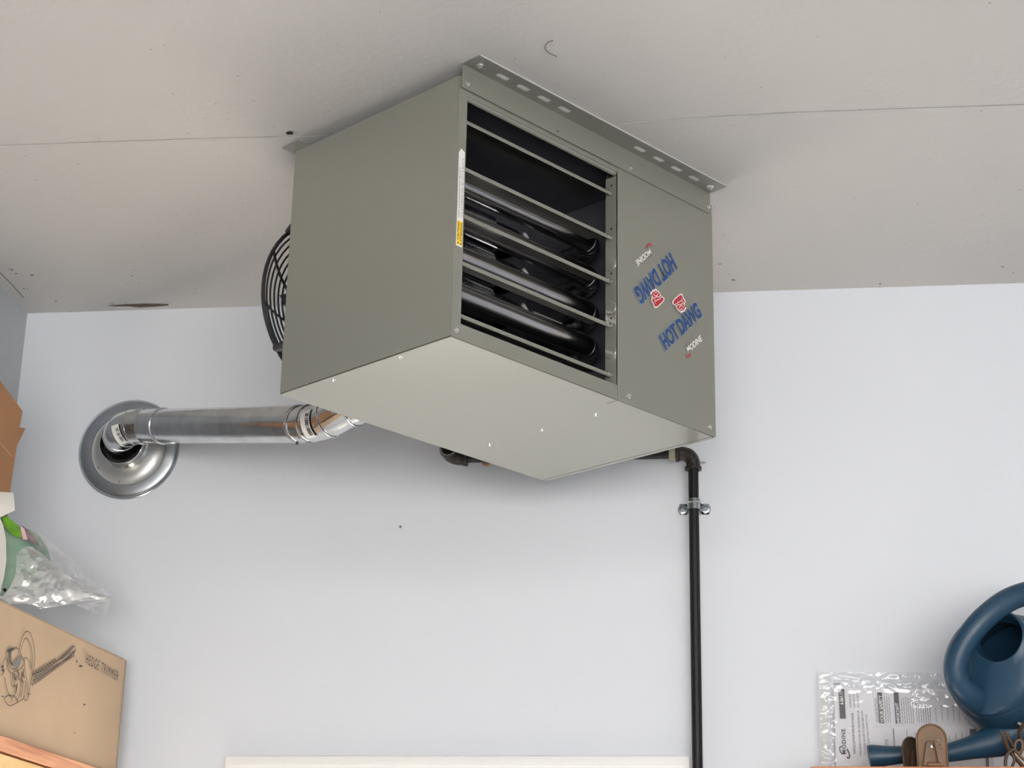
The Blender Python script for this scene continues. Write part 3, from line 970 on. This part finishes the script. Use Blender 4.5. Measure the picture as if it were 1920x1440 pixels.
bm = bmesh.new(); lathe(bm, [(.0045, 0), (.003, .003), (0, .0035)], at_y(926, 869, YB - .001), (0, -1, 0), 10)
tag(obj('wall_screw', bm, M['ink_grey'], smooth=True), 'tiny dark screw head right of the coppery wall anchor', 'screw')

# ------------------------------------------------------------------ left shelf, boxes and bag
E_ = V((.1073436, .9942220, 0)); N_ = V((.9942220, -.1073436, 0))
C0 = at_y(237, 1237, 4.12)
BM_ = Matrix(((-N_.x, E_.x, 0, C0.x), (-N_.y, E_.y, 0, C0.y), (0, 0, 1, 0), (0, 0, 0, 1)))   # x: to the wall, y: along the box, z: up
ZS = 2.083; ZT = 2.3455
LBX = 1.25
shelf = empty('wooden_shelf', C0 - E_ * .5 - V((0, 0, C0.z - ZS + .03)), 'cedar-edged wooden shelf under the tan hedge trimmer box on the left', 'shelf')
DEP = .205
obj('edge_board', newbox((-.012, -1.35, ZS - .030), (.008, .055, ZS), BM_), M['cedar'], shelf, bevel=.002)
obj('shelf_board', newbox((.008, -1.35, ZS - .034), (DEP, .055, ZS - .002), BM_), M['pine'], shelf)
bm = newbox((-.010, -1.35, ZS - .066), (.016, .04, ZS - .034), BM_)
obj('front_rail', bm, M['pine'], shelf, bevel=.002)
hb = empty('hedge_trimmer_box', C0 - E_ * .5 - V((0, 0, C0.z - ZS)), 'long tan cardboard box printed with a hedge trimmer drawing', 'box')
bm = newbox((.002, -LBX, ZS), (.20, 0, ZT), BM_)
obj('carton', bm, M['card'], hb, bevel=.003)
bm = bmesh.new()
box(bm, (.000, -.0022, ZS + .002), (.0035, .0022, ZT - .001), BM_)
obj('corner_edge', bm, M['card_edge'], hb)
bm = newbox((.004, -LBX, ZT - .0005), (.196, -.002, ZT + .002), BM_)
obj('top_flap', bm, M['card'], hb)
def bp(px, py): return on(px, py, C0 - N_ * .002, N_)
M['print'] = mat('brown_black_print', (.075, .06, .055), .8)
def ink(seqs, w, nm='printed_drawing', mtl=None, sm=True):
    bm = bmesh.new()
    for seq in seqs:
        pts = [bp(x, y) for x, y in seq]
        if sm and len(pts) > 2: pts = smooth_path(pts, 4)
        ribbon(bm, pts, w, N_, lift=.0026)
    return obj(nm, bm, mtl or M['print'], hb)
Z8 = lambda pts: [(x / 8, 1160 + y / 8) for x, y in pts]
outl_ = [Z8(s) for s in (
    [(270, 455), (300, 330), (340, 230), (390, 190), (440, 225), (480, 340), (505, 500), (505, 640), (480, 800), (440, 960), (420, 1120), (390, 1220), (350, 1215), (345, 1180)],
    [(300, 470), (330, 350), (378, 290), (430, 370), (460, 480), (465, 600), (460, 760)],
    [(90, 600), (75, 520), (120, 460), (210, 438), (270, 465), (300, 560), (290, 650), (250, 730), (180, 755), (130, 720), (90, 600)],
    [(270, 460), (310, 570), (350, 640), (345, 600), (380, 585), (420, 640), (445, 710), (450, 770)],
    [(60, 580), (35, 650), (20, 720), (50, 770), (20, 830), (0, 850)],
    [(85, 600), (95, 700), (120, 780), (165, 830), (170, 900), (155, 980), (180, 1020), (215, 1000), (220, 1100), (180, 1160), (120, 1130), (90, 1060), (65, 950), (55, 880)],
    [(0, 1165), (40, 1170), (60, 1240), (100, 1290), (140, 1305), (200, 1280), (270, 1240), (330, 1200), (350, 1160)],
    [(165, 830), (200, 790), (270, 760), (330, 700), (350, 650)],
    [(350, 650), (355, 760), (380, 880), (395, 980), (400, 1120), (395, 1180)],
    [(370, 930), (360, 1040), (340, 1180)], [(330, 930), (320, 1060), (290, 1180)],
    [(250, 880), (300, 960), (290, 1100), (260, 1180), (240, 1240)],
    [(190, 1010), (210, 900), (240, 860), (270, 900)],
    [(60, 1180), (120, 1150), (160, 1200), (150, 1260)], [(170, 1190), (200, 1160), (250, 1240)],
    [(395, 1120), (420, 1140), (440, 1130)], [(0, 780), (30, 760), (50, 790)])]
ink(outl_, .0018)
ink([Z8(s) for s in ([(150, 480), (130, 560), (140, 640), (170, 700)], [(100, 500), (150, 470), (200, 450)], [(0, 730), (20, 715), (40, 712)], [(20, 790), (45, 770)],
     [(205, 820), (200, 880), (230, 920)], [(340, 760), (330, 840), (350, 880)], [(240, 980), (230, 1060), (215, 1120)], [(330, 800), (310, 900), (330, 960)], [(250, 780), (270, 860)])], .0045)
bm = bmesh.new()
poly3(bm, [bp(*q) + N_ * .0026 for q in Z8([(275, 520), (295, 600), (285, 670), (240, 725), (195, 735), (170, 690), (200, 650), (250, 610)])])
poly3(bm, [bp(*q) + N_ * .0026 for q in Z8([(100, 490), (165, 460), (150, 540), (165, 640), (135, 600), (125, 520)])])
obj('printed_shading', bm, M['ink_grey'], hb)
# toothed blade
ink([Z8(s) for s in ([(475, 850), (700, 740), (1070, 440), ], [(500, 880), (760, 740), (1060, 560)], [(470, 930), (800, 740), (1110, 480)], [(1060, 430), (1100, 410), (1120, 470), (1090, 520), (1060, 500)], [(900, 610), (1040, 500)])], .0022, sm=False)
teeth = []
for k in range(9):
    t = k / 8; x = 480 + 320 * t; y = 850 - 205 * t
    teeth.append(Z8([(x - 14, y + 8), (x + 4, y - 45), (x + 22, y - 8)]))
for k in range(15):
    t = k / 14; x = 470 + 600 * t; y = 960 - 420 * t
    teeth.append(Z8([(x - 14, y + 2), (x + 8, y + 52 * (1 - .3 * t)), (x + 12, y - 12), (x + 30, y + 30 * (1 - .3 * t))]))
ink(teeth, .0032, sm=False)
bm = bmesh.new()
poly3(bm, [bp(*q) + N_ * .0024 for q in Z8([(480, 870), (840, 680), (1060, 450), (1090, 500), (900, 680), (500, 930)])])
obj('printed_blade_tone', bm, mat('print_tone', (.33, .25, .185), .8), hb)
o_, x_, y_ = bp(158, 1243.5), bp(218.5, 1277.5), bp(160.5, 1225)
obj('lettering', text_bm('HEDGE TRIMMER', o_, x_ - o_, y_ - o_, N_, lift=.0028, bold=-.006, spacing=1.3), M['ink'], hb)
bm = bmesh.new()
for (x, y, rx, ry) in ((156, 1321, 2.4, 1.6), (149.5, 1249, 3, 1.8), (138, 1374, 1.2, 1), (142, 1240, 1, 3)):
    poly3(bm, [bp(x + rx * math.cos(a * PI / 6), y + ry * math.sin(a * PI / 6)) + N_ * .0028 for a in range(12)])
obj('stain', bm, M['ink'], hb)

# brown carton higher up, standing in the corner behind the bag, one flap hanging out
ub_y = 3.86
def up_(px, py, off=0): return on(px, py, C0 - N_ * (.135 - off), N_)
A1, A2, A3, A4 = up_(-60, 630), up_(43, 771), up_(37, 803), up_(19, 925)
brown = empty('brown_carton', (A4.x - .15, A4.y - .15, ZT), 'plain brown cardboard carton in the left corner above the plastic bag', 'box')
DV = -N_ * .09
bm = bmesh.new()
A5 = V((A4.x, A4.y, ZT + .003)); A6 = A5 - E_ * .45; A0 = A6.copy(); A0.z = A1.z + .02
Q = [A1, A2, A3, A4, A5, A6, A0]
bm = bmesh.new(); poly3(bm, Q, DV)
obj('carton', bm, M['card_brown'], brown, bevel=.0015)
bm = bmesh.new()
q = [up_(36, 801, -.012), up_(48, 803, -.012), up_(33, 833, -.012), up_(26, 848, -.012), up_(20, 870, -.012)]
poly3(bm, q, -N_ * .003)
obj('carton_flap', bm, M['card_brown'], brown)
bm = bmesh.new()
ribbon(bm, [up_(-2, 829, .0005), up_(10, 842, .0005), up_(21, 856, .0005)], .0025, N_, lift=.001)
obj('fold_crease', bm, mat('crease', (.50, .30, .16), .8), brown)

# plastic bag of greens lying over the front of the hedge trimmer box
NB = (N_ * .92 + V((0, -.38, 0))).normalized()
BP0 = C0 + N_ * .075 - E_ * .10
def gp(px, py, off=0): return on(px, py, BP0 + NB * off, NB)
def sheet(outline, off, amp, seed, thick=.05, sub=26, material=None, name='sheet', parent=None, sc=22, bulge=.03):
    """crumpled film: grid clipped to an outline in the photograph, laid on the bag's own plane, with relief and a back side"""
    xs = [p[0] for p in outline]; ys = [p[1] for p in outline]
    c = bpy.data.curves.new('s', 'CURVE'); c.dimensions = '2D'; c.fill_mode = 'BOTH'
    s = c.splines.new('POLY'); s.points.add(len(outline) - 1)
    for i, (x, y) in enumerate(outline): s.points[i].co = (x, -y, 0, 1)
    s.use_cyclic_u = True
    bm = curve_to_bm(c)
    step = max(max(xs) - min(xs), max(ys) - min(ys)) / sub
    for axis, lo, hi in (((1, 0, 0), min(xs), max(xs)), ((0, 1, 0), -max(ys), -min(ys))):
        t = lo + step
        while t < hi:
            co = V((t, 0, 0)) if axis[0] else V((0, t, 0))
            bmesh.ops.bisect_plane(bm, geom=bm.verts[:] + bm.edges[:] + bm.faces[:], plane_co=co, plane_no=V(axis))
            t += step
    cx_, cy_ = sum(xs) / len(xs), sum(ys) / len(ys)
    edge = [e for e in bm.edges if e.is_boundary]
    bverts = {v for e in edge for v in e.verts}
    def dist_edge(p):
        d = 1e9
        for i in range(len(outline)):
            a = V(outline[i]); b = V(outline[(i + 1) % len(outline)])
            ab = b - a; t = max(0, min(1, (p - a).dot(ab) / max(1e-9, ab.dot(ab))))
            d = min(d, (p - a - ab * t).length)
        return d
    for v in bm.verts:
        px, py = v.co.x, -v.co.y
        d = dist_edge(V((px, py)))
        nz_ = noise.turbulence(V((px / sc, py / (sc * .8), seed)), 2, False) - .5
        r = .6 * abs(noise.noise(V(((px + py) / (sc * .8), (py - px) / (sc * .35), seed + 9))))
        h = off + bulge * (1 - math.exp(-d / 18)) + amp * (nz_ + .8 * r) * min(1, d / 5)
        v.co = gp(px, py, h)
    if thick:
        ext = bmesh.ops.duplicate(bm, geom=bm.verts[:] + bm.edges[:] + bm.faces[:])
        nv = [g for g in ext['geom'] if isinstance(g, bmesh.types.BMVert)]
        for v in nv:
            p = v.co; h = (p - BP0).dot(NB) - off
            v.co = p - NB * (h * 1.6 + .001)
        bmesh.ops.remove_doubles(bm, verts=bm.verts, dist=.0012)
    return obj(name, bm, material, parent, smooth=True)
bag = empty('bag_of_plants', gp(60, 1130), 'crumpled clear plastic bag holding a green printed packet on the hedge trimmer box', 'bag')
sheet([(-22, 960), (10, 968), (35, 985), (72, 1000), (90, 1030), (98, 1065), (80, 1098), (45, 1112), (-22, 1120)], -.030, .006, 1.5, thick=.03, material=M['green_bag'], name='green_packet', parent=bag, bulge=.012)
sheet([(4, 966), (14, 968), (22, 975), (33, 985), (39, 998), (40, 1008), (30, 1007), (22, 1003), (12, 990), (6, 984)], -.012, .002, 3, thick=0, sub=12, material=M['leaf'], name='leaf_print', parent=bag, bulge=.002)
sheet([(38, 985), (46, 992), (52, 1012), (44, 1012), (41, 1005)], -.012, .001, 3, thick=0, sub=8, material=M['pink'], name='pink_print', parent=bag, bulge=.001)
sheet([(38, 983), (50, 992), (66, 1008), (74, 1024), (64, 1020), (50, 1012), (47, 998)], -.013, .002, 5, thick=0, sub=12, material=M['darkprint'], name='dark_print', parent=bag, bulge=.001)
sheet([(-22, 1118), (6, 1117), (18, 1103), (30, 1075), (31, 1040), (42, 1028), (50, 1023), (62, 1026), (76, 1036), (92, 1050), (110, 1066), (135, 1085), (170, 1105), (205, 1120), (195, 1124), (165, 1126), (140, 1131), (95, 1139), (80, 1140), (50, 1132), (20, 1133), (0, 1122), (-22, 1126)],
      .008, .008, 8, thick=0, sub=48, material=M['milky'], name='milky_pouch', parent=bag, bulge=.016, sc=24)
sheet([(62, 995), (75, 1000), (100, 1020), (120, 1036), (150, 1062), (180, 1090), (209, 1121), (200, 1124), (160, 1115), (120, 1090), (90, 1062), (70, 1030)],
      -.004, .008, 12, thick=0, sub=40, material=M['clear'], name='clear_film', parent=bag, bulge=.006, sc=16)
sheet([(139, 1133), (182, 1126), (209, 1119), (203, 1140), (197, 1158), (180, 1152)], -.002, .008, 14, thick=0, sub=24, material=M['clear'], name='bag_corner', parent=bag, bulge=.004, sc=12)
sheet([(-22, 968), (0, 970), (6, 985), (11, 1010), (12, 1050), (8, 1080), (3, 1100), (0, 1117), (-22, 1120)], .004, .004, 17, thick=0, sub=24, material=M['white_film'], name='white_lip', parent=bag, bulge=.010)
sheet([(68, 1139), (80, 1139), (82, 1142), (79, 1143), (74, 1141)], .010, .001, 20, thick=.004, sub=8, material=M['white_film'], name='bag_knot', parent=bag, bulge=.004)
wp = sheet([(-22, 920), (0, 922), (25, 924), (27, 940), (28, 957), (15, 963), (0, 970), (-22, 985)], .012, .002, 23, thick=0, sub=14, material=M['white_film'], name='white_packet', parent=None, bulge=.010)
tag(wp, 'folded off-white plastic packet corner resting on the bag of plants', 'packet')

# ------------------------------------------------------------------ right shelf and what lies on it
ZR = at_y(1520, 1437, 3.92).z
sx0 = at_y(1520, 1437, 3.92).x
rs = empty('wall_shelf', (sx0 + .6, 4.06, ZR - .03), 'orange-brown cedar wall shelf at the bottom right under the watering can', 'shelf')
obj('shelf_board', newbox((sx0, 3.94, ZR - .03), (sx0 + 1.3, YB - .001, ZR)), M['cedar_r'], rs)
obj('edge_board', newbox((sx0, 3.92, ZR - .045), (sx0 + 1.3, 3.9395, ZR)), M['cedar_r'], rs, bevel=.0015)
for x in (sx0 + .15, sx0 + 1.1):
    obj('support', newbox((x, 3.96, ZR - .25), (x + .035, YB - .001, ZR - .0302)), M['pine'], rs)

# manual in a clear pouch
MY = 4.192
def mp_(px, py, y=MY): return at_y(px, py, y)
man = empty('manual_pouch', (mp_(1690, 1440).x, MY, ZR), 'clear plastic pouch of printed installation papers leaning on the back wall', 'pouch')
yN = V((0, -1, 0))
def page(pts, y, mtl, nm):
    bm = bmesh.new()
    q = [mp_(px, py, y) for px, py in pts]
    poly3(bm, q, (0, .0012, 0))
    return obj(nm, bm, mtl, man)
page([(1563, 1290), (1835, 1292), (1853, 1340), (1858, 1465), (1569, 1465)], MY, M['paper'], 'paper_booklet')
page([(1637, 1294), (1826, 1300), (1838, 1360), (1640, 1362)], MY - .002, M['paper2'], 'paper_sheet')
def mtext(txt, p0, p1, pt, y, mtl, nm='lettering', **k):
    O = mp_(*p0, y); return obj(nm, text_bm(txt, O, mp_(*p1, y) - O, mp_(*pt, y) - O, yN, **k), mtl, man)
def mquad(pts, y, mtl, nm):
    bm = bmesh.new(); poly3(bm, [mp_(px, py, y) for px, py in pts]); return obj(nm, bm, mtl, man)
y1 = MY - .0035
mquad([(1572, 1291), (1583, 1292), (1586, 1347.5), (1575, 1347.5)], y1, M['ink'], 'printed_bar')
mtext('6-561.11', (1581.5, 1321), (1580.0, 1297), (1575, 1321), y1 - .0008, M['white'], bold=.02)
mtext('MODINE', (1586.5, 1414), (1585, 1366), (1579, 1415), y1, M['ink'], bold=.022, shear=.12, spacing=1.15)
bm = bmesh.new()
ribbon(bm, smooth_path([mp_(x, y, y1) for x, y in ((1579, 1414), (1575, 1407), (1575, 1401), (1578.5, 1399))], 5), .0022, yN, lift=.0004)
ribbon(bm, smooth_path([mp_(x, y, y1) for x, y in ((1588, 1419), (1591, 1422), (1593, 1418), (1591, 1410), (1588, 1404))], 5), .0030, yN, lift=.0004)
obj('swoosh', bm, M['ink'], man)
mtext('INSTALLATION INSTRUCTIONS', (1604.5, 1413), (1600, 1337), (1600.5, 1413), y1, M['ink'], bold=.01)
mtext('THESE INSTRUCTIONS ARE THE PROPERTY OF', (1615.5, 1418), (1611, 1332), (1612, 1418), y1, M['ink'])
mtext('THE OWNER. BE SURE TO LEAVE THEM WITH', (1624.5, 1416), (1618, 1333), (1621, 1416), y1, M['ink'])
mtext('THE OWNER WHEN LEAVING THE JOB.', (1632, 1405), (1626, 1339), (1628.5, 1405), y1, M['ink'])
mtext('MANUAL', (1597, 1326), (1595, 1300), (1593, 1326), y1, M['ink_grey'])
mtext('UNIT HEATERS', (1604, 1327), (1602, 1299), (1600.5, 1327), y1, M['ink_grey'])
mtext('CS and HDB', (1611, 1327), (1609, 1299), (1607.5, 1327), y1, M['ink_grey'])
y2 = MY - .0050
mquad([(1645, 1298.5), (1653.5, 1298.5), (1658, 1356), (1649, 1356)], y2, M['ink'], 'printed_bar')
mtext('YOUR SAFETY', (1657.5, 1355.5), (1653, 1303), (1651.5, 1355.5), y2 - .0008, M['white'], bold=.03)
mquad([(1675.5, 1298.5), (1684.5, 1298.5), (1689, 1357), (1679.5, 1357)], y2, M['ink'], 'printed_bar')
mtext('IMPORTANT', (1688, 1356.5), (1684.5, 1318), (1682, 1356.5), y2 - .0008, M['white'], bold=.03)
bm = bmesh.new()
def prints(x0, n, dx, ya, yb, jitter=6, w=.0011):
    for k in range(n):
        x = x0 + dx * k; a = ya + random.uniform(0, jitter); b = yb - random.uniform(0, jitter) * .3
        t = a
        while t < b:
            t2 = min(b, t + random.uniform(3, 9))
            s = (t - 1300) * .075; s2 = (t2 - 1300) * .075
            ribbon(bm, [mp_(x + s, t, y2), mp_(x + s2, t2, y2)], w, yN, lift=.0005); t = t2 + .9
prints(1640, 3, 3.2, 1305, 1356)
prints(1658, 3, 4.0, 1303, 1356)
prints(1689, 6, 4.1, 1306, 1357)
prints(1716, 7, 4.2, 1318, 1357, 14)
prints(1752, 6, 11, 1315, 1356, 20, .0009)
prints(1812, 4, 6, 1325, 1357, 12, .0009)
obj('fine_print', bm, M['ink_grey'], man)
bm = bmesh.new()
for (x, a, b, w) in ((1675, 1366, 1410, .0022), (1660, 1386, 1405, .0012), (1700, 1368, 1384, .001), (1716, 1372, 1398, .0008), (1780, 1378, 1410, .001), (1792, 1375, 1400, .001), (1803, 1374, 1396, .001)):
    ribbon(bm, [mp_(x, a, y1), mp_(x + (b - a) * .06, b, y1)], w, yN, lift=.0005)
ribbon(bm, [mp_(1848, 1344, y1), mp_(1852, 1440, y1)], .006, yN, lift=.0002)
obj('fine_print', bm, M['ink_grey'], man)
mtext('Controls', (1668, 1409), (1665.5, 1386), (1662.5, 1409), y1, M['ink_grey'])
mquad([(1818, 1367), (1830, 1367), (1831, 1381), (1819, 1381)], y1, M['ink_grey'], 'printed_block')
# the pouch film over the papers, crumpled
def pouch_sheet(outline, y, amp, seed, mtl, nm, sc=20, step=4):
    xs = [p[0] for p in outline]; ys = [p[1] for p in outline]
    c = bpy.data.curves.new('s', 'CURVE'); c.dimensions = '2D'; c.fill_mode = 'BOTH'
    s = c.splines.new('POLY'); s.points.add(len(outline) - 1)
    for i, (px, py) in enumerate(outline): s.points[i].co = (px, -py, 0, 1)
    s.use_cyclic_u = True
    bm = curve_to_bm(c)
    for axis, lo, hi in (((1, 0, 0), min(xs), max(xs)), ((0, 1, 0), -max(ys), -min(ys))):
        t = lo + step
        while t < hi:
            co = V((t, 0, 0)) if axis[0] else V((0, t, 0))
            bmesh.ops.bisect_plane(bm, geom=bm.verts[:] + bm.edges[:] + bm.faces[:], plane_co=co, plane_no=V(axis))
            t += step
    for v in bm.verts:
        px, py = v.co.x, -v.co.y
        h = abs(noise.noise(V((px / sc, py / (sc * .5), seed)))) + .35 * abs(noise.noise(V((px / (sc * .5), py / (sc * .25), seed + 4))))
        edge = .05 + .95 * max(0, min(1, max((1300 - py) / 14, (1572 - px) / 14, .5 if (1712 < px < 1800 and py < 1325) else 0)))
        v.co = at_y(px, py, y - amp * h * edge)
    return obj(nm, bm, mtl, man, smooth=True)
pouch_sheet([(1536, 1260), (1700, 1261), (1790, 1262), (1850, 1330), (1868, 1467), (1540, 1467)], MY - .009, .007, 3, M['pouch'], 'clear_pouch', sc=26, step=3)
mquad([(1534, 1260), (1552, 1260), (1556, 1467), (1538, 1467)], MY - .003, M['milky'], 'sealed_edge')

# watering can
WC = at_y(1850, 1238, 3.93)
wax = ((-cf) * .70 - cr * .61 + cu * .37).normalized()
can = empty('watering_can', (WC.x, 4.05, ZR), 'dark teal blue plastic watering can tipped on its side with its spout pointing left', 'watering can')
bm = bmesh.new()
OC = at_y(1879, 1199, 3.93)
offv = (OC - WC) - wax * (OC - WC).dot(wax)
s_, u_ = frame_of(wax)
prof = [(.048, -.012), (.0505, .000), (.0530, .008), (.0545, .009), (.0560, .007), (.070, .002), (.090, -.004), (.102, -.012), (.108, -.022), (.109, -.028), (.106, -.031), (.111, -.036), (.114, -.046), (.111, -.050), (.117, -.057), (.127, -.10), (.137, -.15), (.134, -.155), (.139, -.162), (.140, -.185), (.132, -.195), (0, -.195)]
rings = []
for j, (r, h) in enumerate(prof):
    t = max(0, min(1, (.108 - r) / .05)) if j < 9 else 0
    base = WC + wax * h + offv * t
    if r == 0: rings.append([bm.verts.new(base)]); continue
    rings.append([bm.verts.new(base + (s_ * math.cos(2 * PI * k / 56) + u_ * math.sin(2 * PI * k / 56)) * r) for k in range(56)])
for A, B in zip(rings, rings[1:]):
    for k in range(56):
        k2 = (k + 1) % 56
        if len(B) == 1: bm.faces.new((A[k], A[k2], B[0]))
        else: bm.faces.new((A[k], A[k2], B[k2], B[k]))
obj('body', bm, M['can'], can, smooth=True)
bm = bmesh.new()   # inner wall seen through the filling hole
prof2 = [(.048, -.012), (.080, -.03), (.095, -.045), (.098, -.05), (.100, -.056), (.110, -.10), (.112, -.104), (.114, -.11), (.125, -.17), (0, -.17)]
rings = []
for j, (r, h) in enumerate(prof2):
    t = max(0, 1 - j / 2); base = WC + wax * h + offv * t
    if r == 0: rings.append([bm.verts.new(base)]); continue
    rings.append([bm.verts.new(base + (s_ * math.cos(2 * PI * k / 40) + u_ * math.sin(2 * PI * k / 40)) * r) for k in range(40)])
for A, B in zip(rings, rings[1:]):
    for k in range(40):
        k2 = (k + 1) % 40
        if len(B) == 1: bm.faces.new((A[k], A[k2], B[0]))
        else: bm.faces.new((A[k], A[k2], B[k2], B[k]))
obj('inner_wall', bm, M['can'], can, smooth=True)
hp = [(1850, 1322, 3.99), (1830, 1310, 3.955), (1810, 1296, 3.925), (1795, 1275, 3.91), (1792, 1248, 3.90), (1803, 1215, 3.89), (1828, 1178, 3.88), (1858, 1148, 3.88), (1895, 1123, 3.89), (1940, 1110, 3.91), (1985, 1115, 3.94), (2020, 1150, 3.97), (2030, 1200, 3.99)]
hpts = smooth_path([at_y(x, y, yy) for x, y, yy in hp], 6)
nn_ = len(hpts)
rads = [.0245 if i > 14 else .034 - .00068 * i for i in range(nn_)]
obj('handle', sweep(bmesh.new(), hpts, rads, 20), M['can'], can, smooth=True)
sp = [(1935, 1360, 4.03, .050), (1900, 1372, 4.03, .042), (1865, 1390, 4.03, .034), (1820, 1402, 4.035, .024), (1780, 1411, 4.04, .0195), (1740, 1414, 4.045, .0180), (1700, 1415, 4.05, .0180), (1665, 1417, 4.055, .0205), (1636, 1418, 4.06, .0245), (1629, 1419, 4.06, .0235)]
obj('spout', sweep(bmesh.new(), [at_y(x, y, yy) for x, y, yy, r in sp], [r for *_, r in sp], 24), M['can'], can, smooth=True)

# brown metal clips on the shelf
def arch(w, h, n=10):
    r = w / 2
    return [(-r, 0), (r, 0)] + [(r * math.cos(PI * k / n), h - r + r * math.sin(PI * k / n)) for k in range(n + 1)]
def clip_thing(base, rz, tilt, w, h, label, mtl, group=None):
    t = empty('metal_clip', base, label, 'clip', rz=rz)
    TM = Matrix.Rotation(-tilt, 4, 'X') @ Matrix(((1, 0, 0, 0), (0, 0, 1, 0), (0, 1, 0, 0), (0, 0, 0, 1)))
    def P(nm, bm, mm=mtl, **k): return obj(nm, bm, mm, t, local=True, **k)
    P('jaw_plate', plate(arch(w, h), [slot(w * .24, h * .56, w * .10, h * .22)], .0016, TM), bevel=.0004)
    rim = arch(w, h)[2:]
    rim = [(w / 2, .002)] + rim + [(-w / 2, .002)]
    P('rolled_rim', sweep(bmesh.new(), [TM @ V((x, y, -.0015)) for x, y in rim], .0022, 8), smooth=True)
    for s in (-1, 1):
        bm = plate([(s * w * .05, h * .62), (s * w * .20, h * .58), (s * w * .36, .004), (s * w * .18, .004)], [], .004, Matrix.Translation((0, -.012, 0)) @ TM)
        P('spring_arm', bm, bevel=.001)
    bm = bmesh.new(); lathe(bm, [(.004, 0), (.0035, .003), (0, .0042)], TM @ V((0, h * .50, -.001)), (0, -1, 0), 12)
    P('rivet', bm, M['chrome'], smooth=True)
    bm = bmesh.new(); sweep(bm, [TM @ V((-w * .22, h * .06, -.02)), TM @ V((w * .22, h * .06, -.02))], .005, 12)
    P('coil_spring', bm, smooth=True)
    return t
b1 = at_y(1749, 1437, 3.955); b1.z = ZR + .0005
hclip = at_y(1749, 1359, 3.955).z - ZR
clip_thing(b1, .08, 0, .0600, hclip, 'brown metal clip with a rounded upright plate in front of the spout', M['rust'])
b2 = at_y(1712, 1437, 3.990); b2.z = ZR + .0005
clip_thing(b2, .75, .05, .055, at_y(1712, 1383, 3.99).z - ZR, 'darker brown metal clip turned sideways behind the upright clip', M['rust_dark'])

# tangled metal clips at the right edge
b3 = at_y(1900, 1420, 3.96)
t3 = empty('open_metal_clip', (b3.x, b3.y, ZR), 'open rusty metal clip with crossed arms at the right end of shelf', 'clip')
def strip(nm, pts, r, flat=(1, .35), mtl=None):
    obj(nm, sweep(bmesh.new(), smooth_path([at_y(x, y, yy) for x, y, yy in pts], 4), r, 10, flat=flat), mtl or M['rust'], t3, smooth=True)
strip('curved_arm', [(1875, 1370, 3.95), (1884, 1388, 3.95), (1893, 1408, 3.95), (1910, 1428, 3.95), (1925, 1445, 3.95)], [.005] * 3 + [.010] * 6 + [.011] * 8)
strip('curved_arm', [(1886, 1372, 3.947), (1895, 1390, 3.947), (1903, 1405, 3.945), (1915, 1420, 3.945), (1930, 1432, 3.945)], .0045, (1, .6), M['rust'])
strip('wire_leg', [(1885, 1436, 3.94), (1886, 1422, 3.94), (1892, 1410, 3.94), (1903, 1404, 3.94)], .0035, (1, 1), M['rust_dark'])
strip('wire_leg', [(1898, 1437, 3.94), (1902, 1424, 3.94), (1897, 1412, 3.94)], .003, (1, 1), M['rust_dark'])
strip('spring_loop', [(1904, 1412, 3.945), (1903, 1396, 3.94), (1908, 1388, 3.94), (1916, 1390, 3.94), (1917, 1404, 3.94), (1912, 1416, 3.945)], .0030, (1, 1), M['rust'])
strip('jaw_plate', [(1913, 1385, 3.95), (1912, 1372, 3.945), (1918, 1358, 3.94), (1930, 1350, 3.94)], .0085, (1, .5), M['rust_dark'])
strip('jaw_tip', [(1908, 1355, 3.94), (1916, 1359, 3.94), (1925, 1353, 3.94)], .0045, (1, .7), M['zinc'])
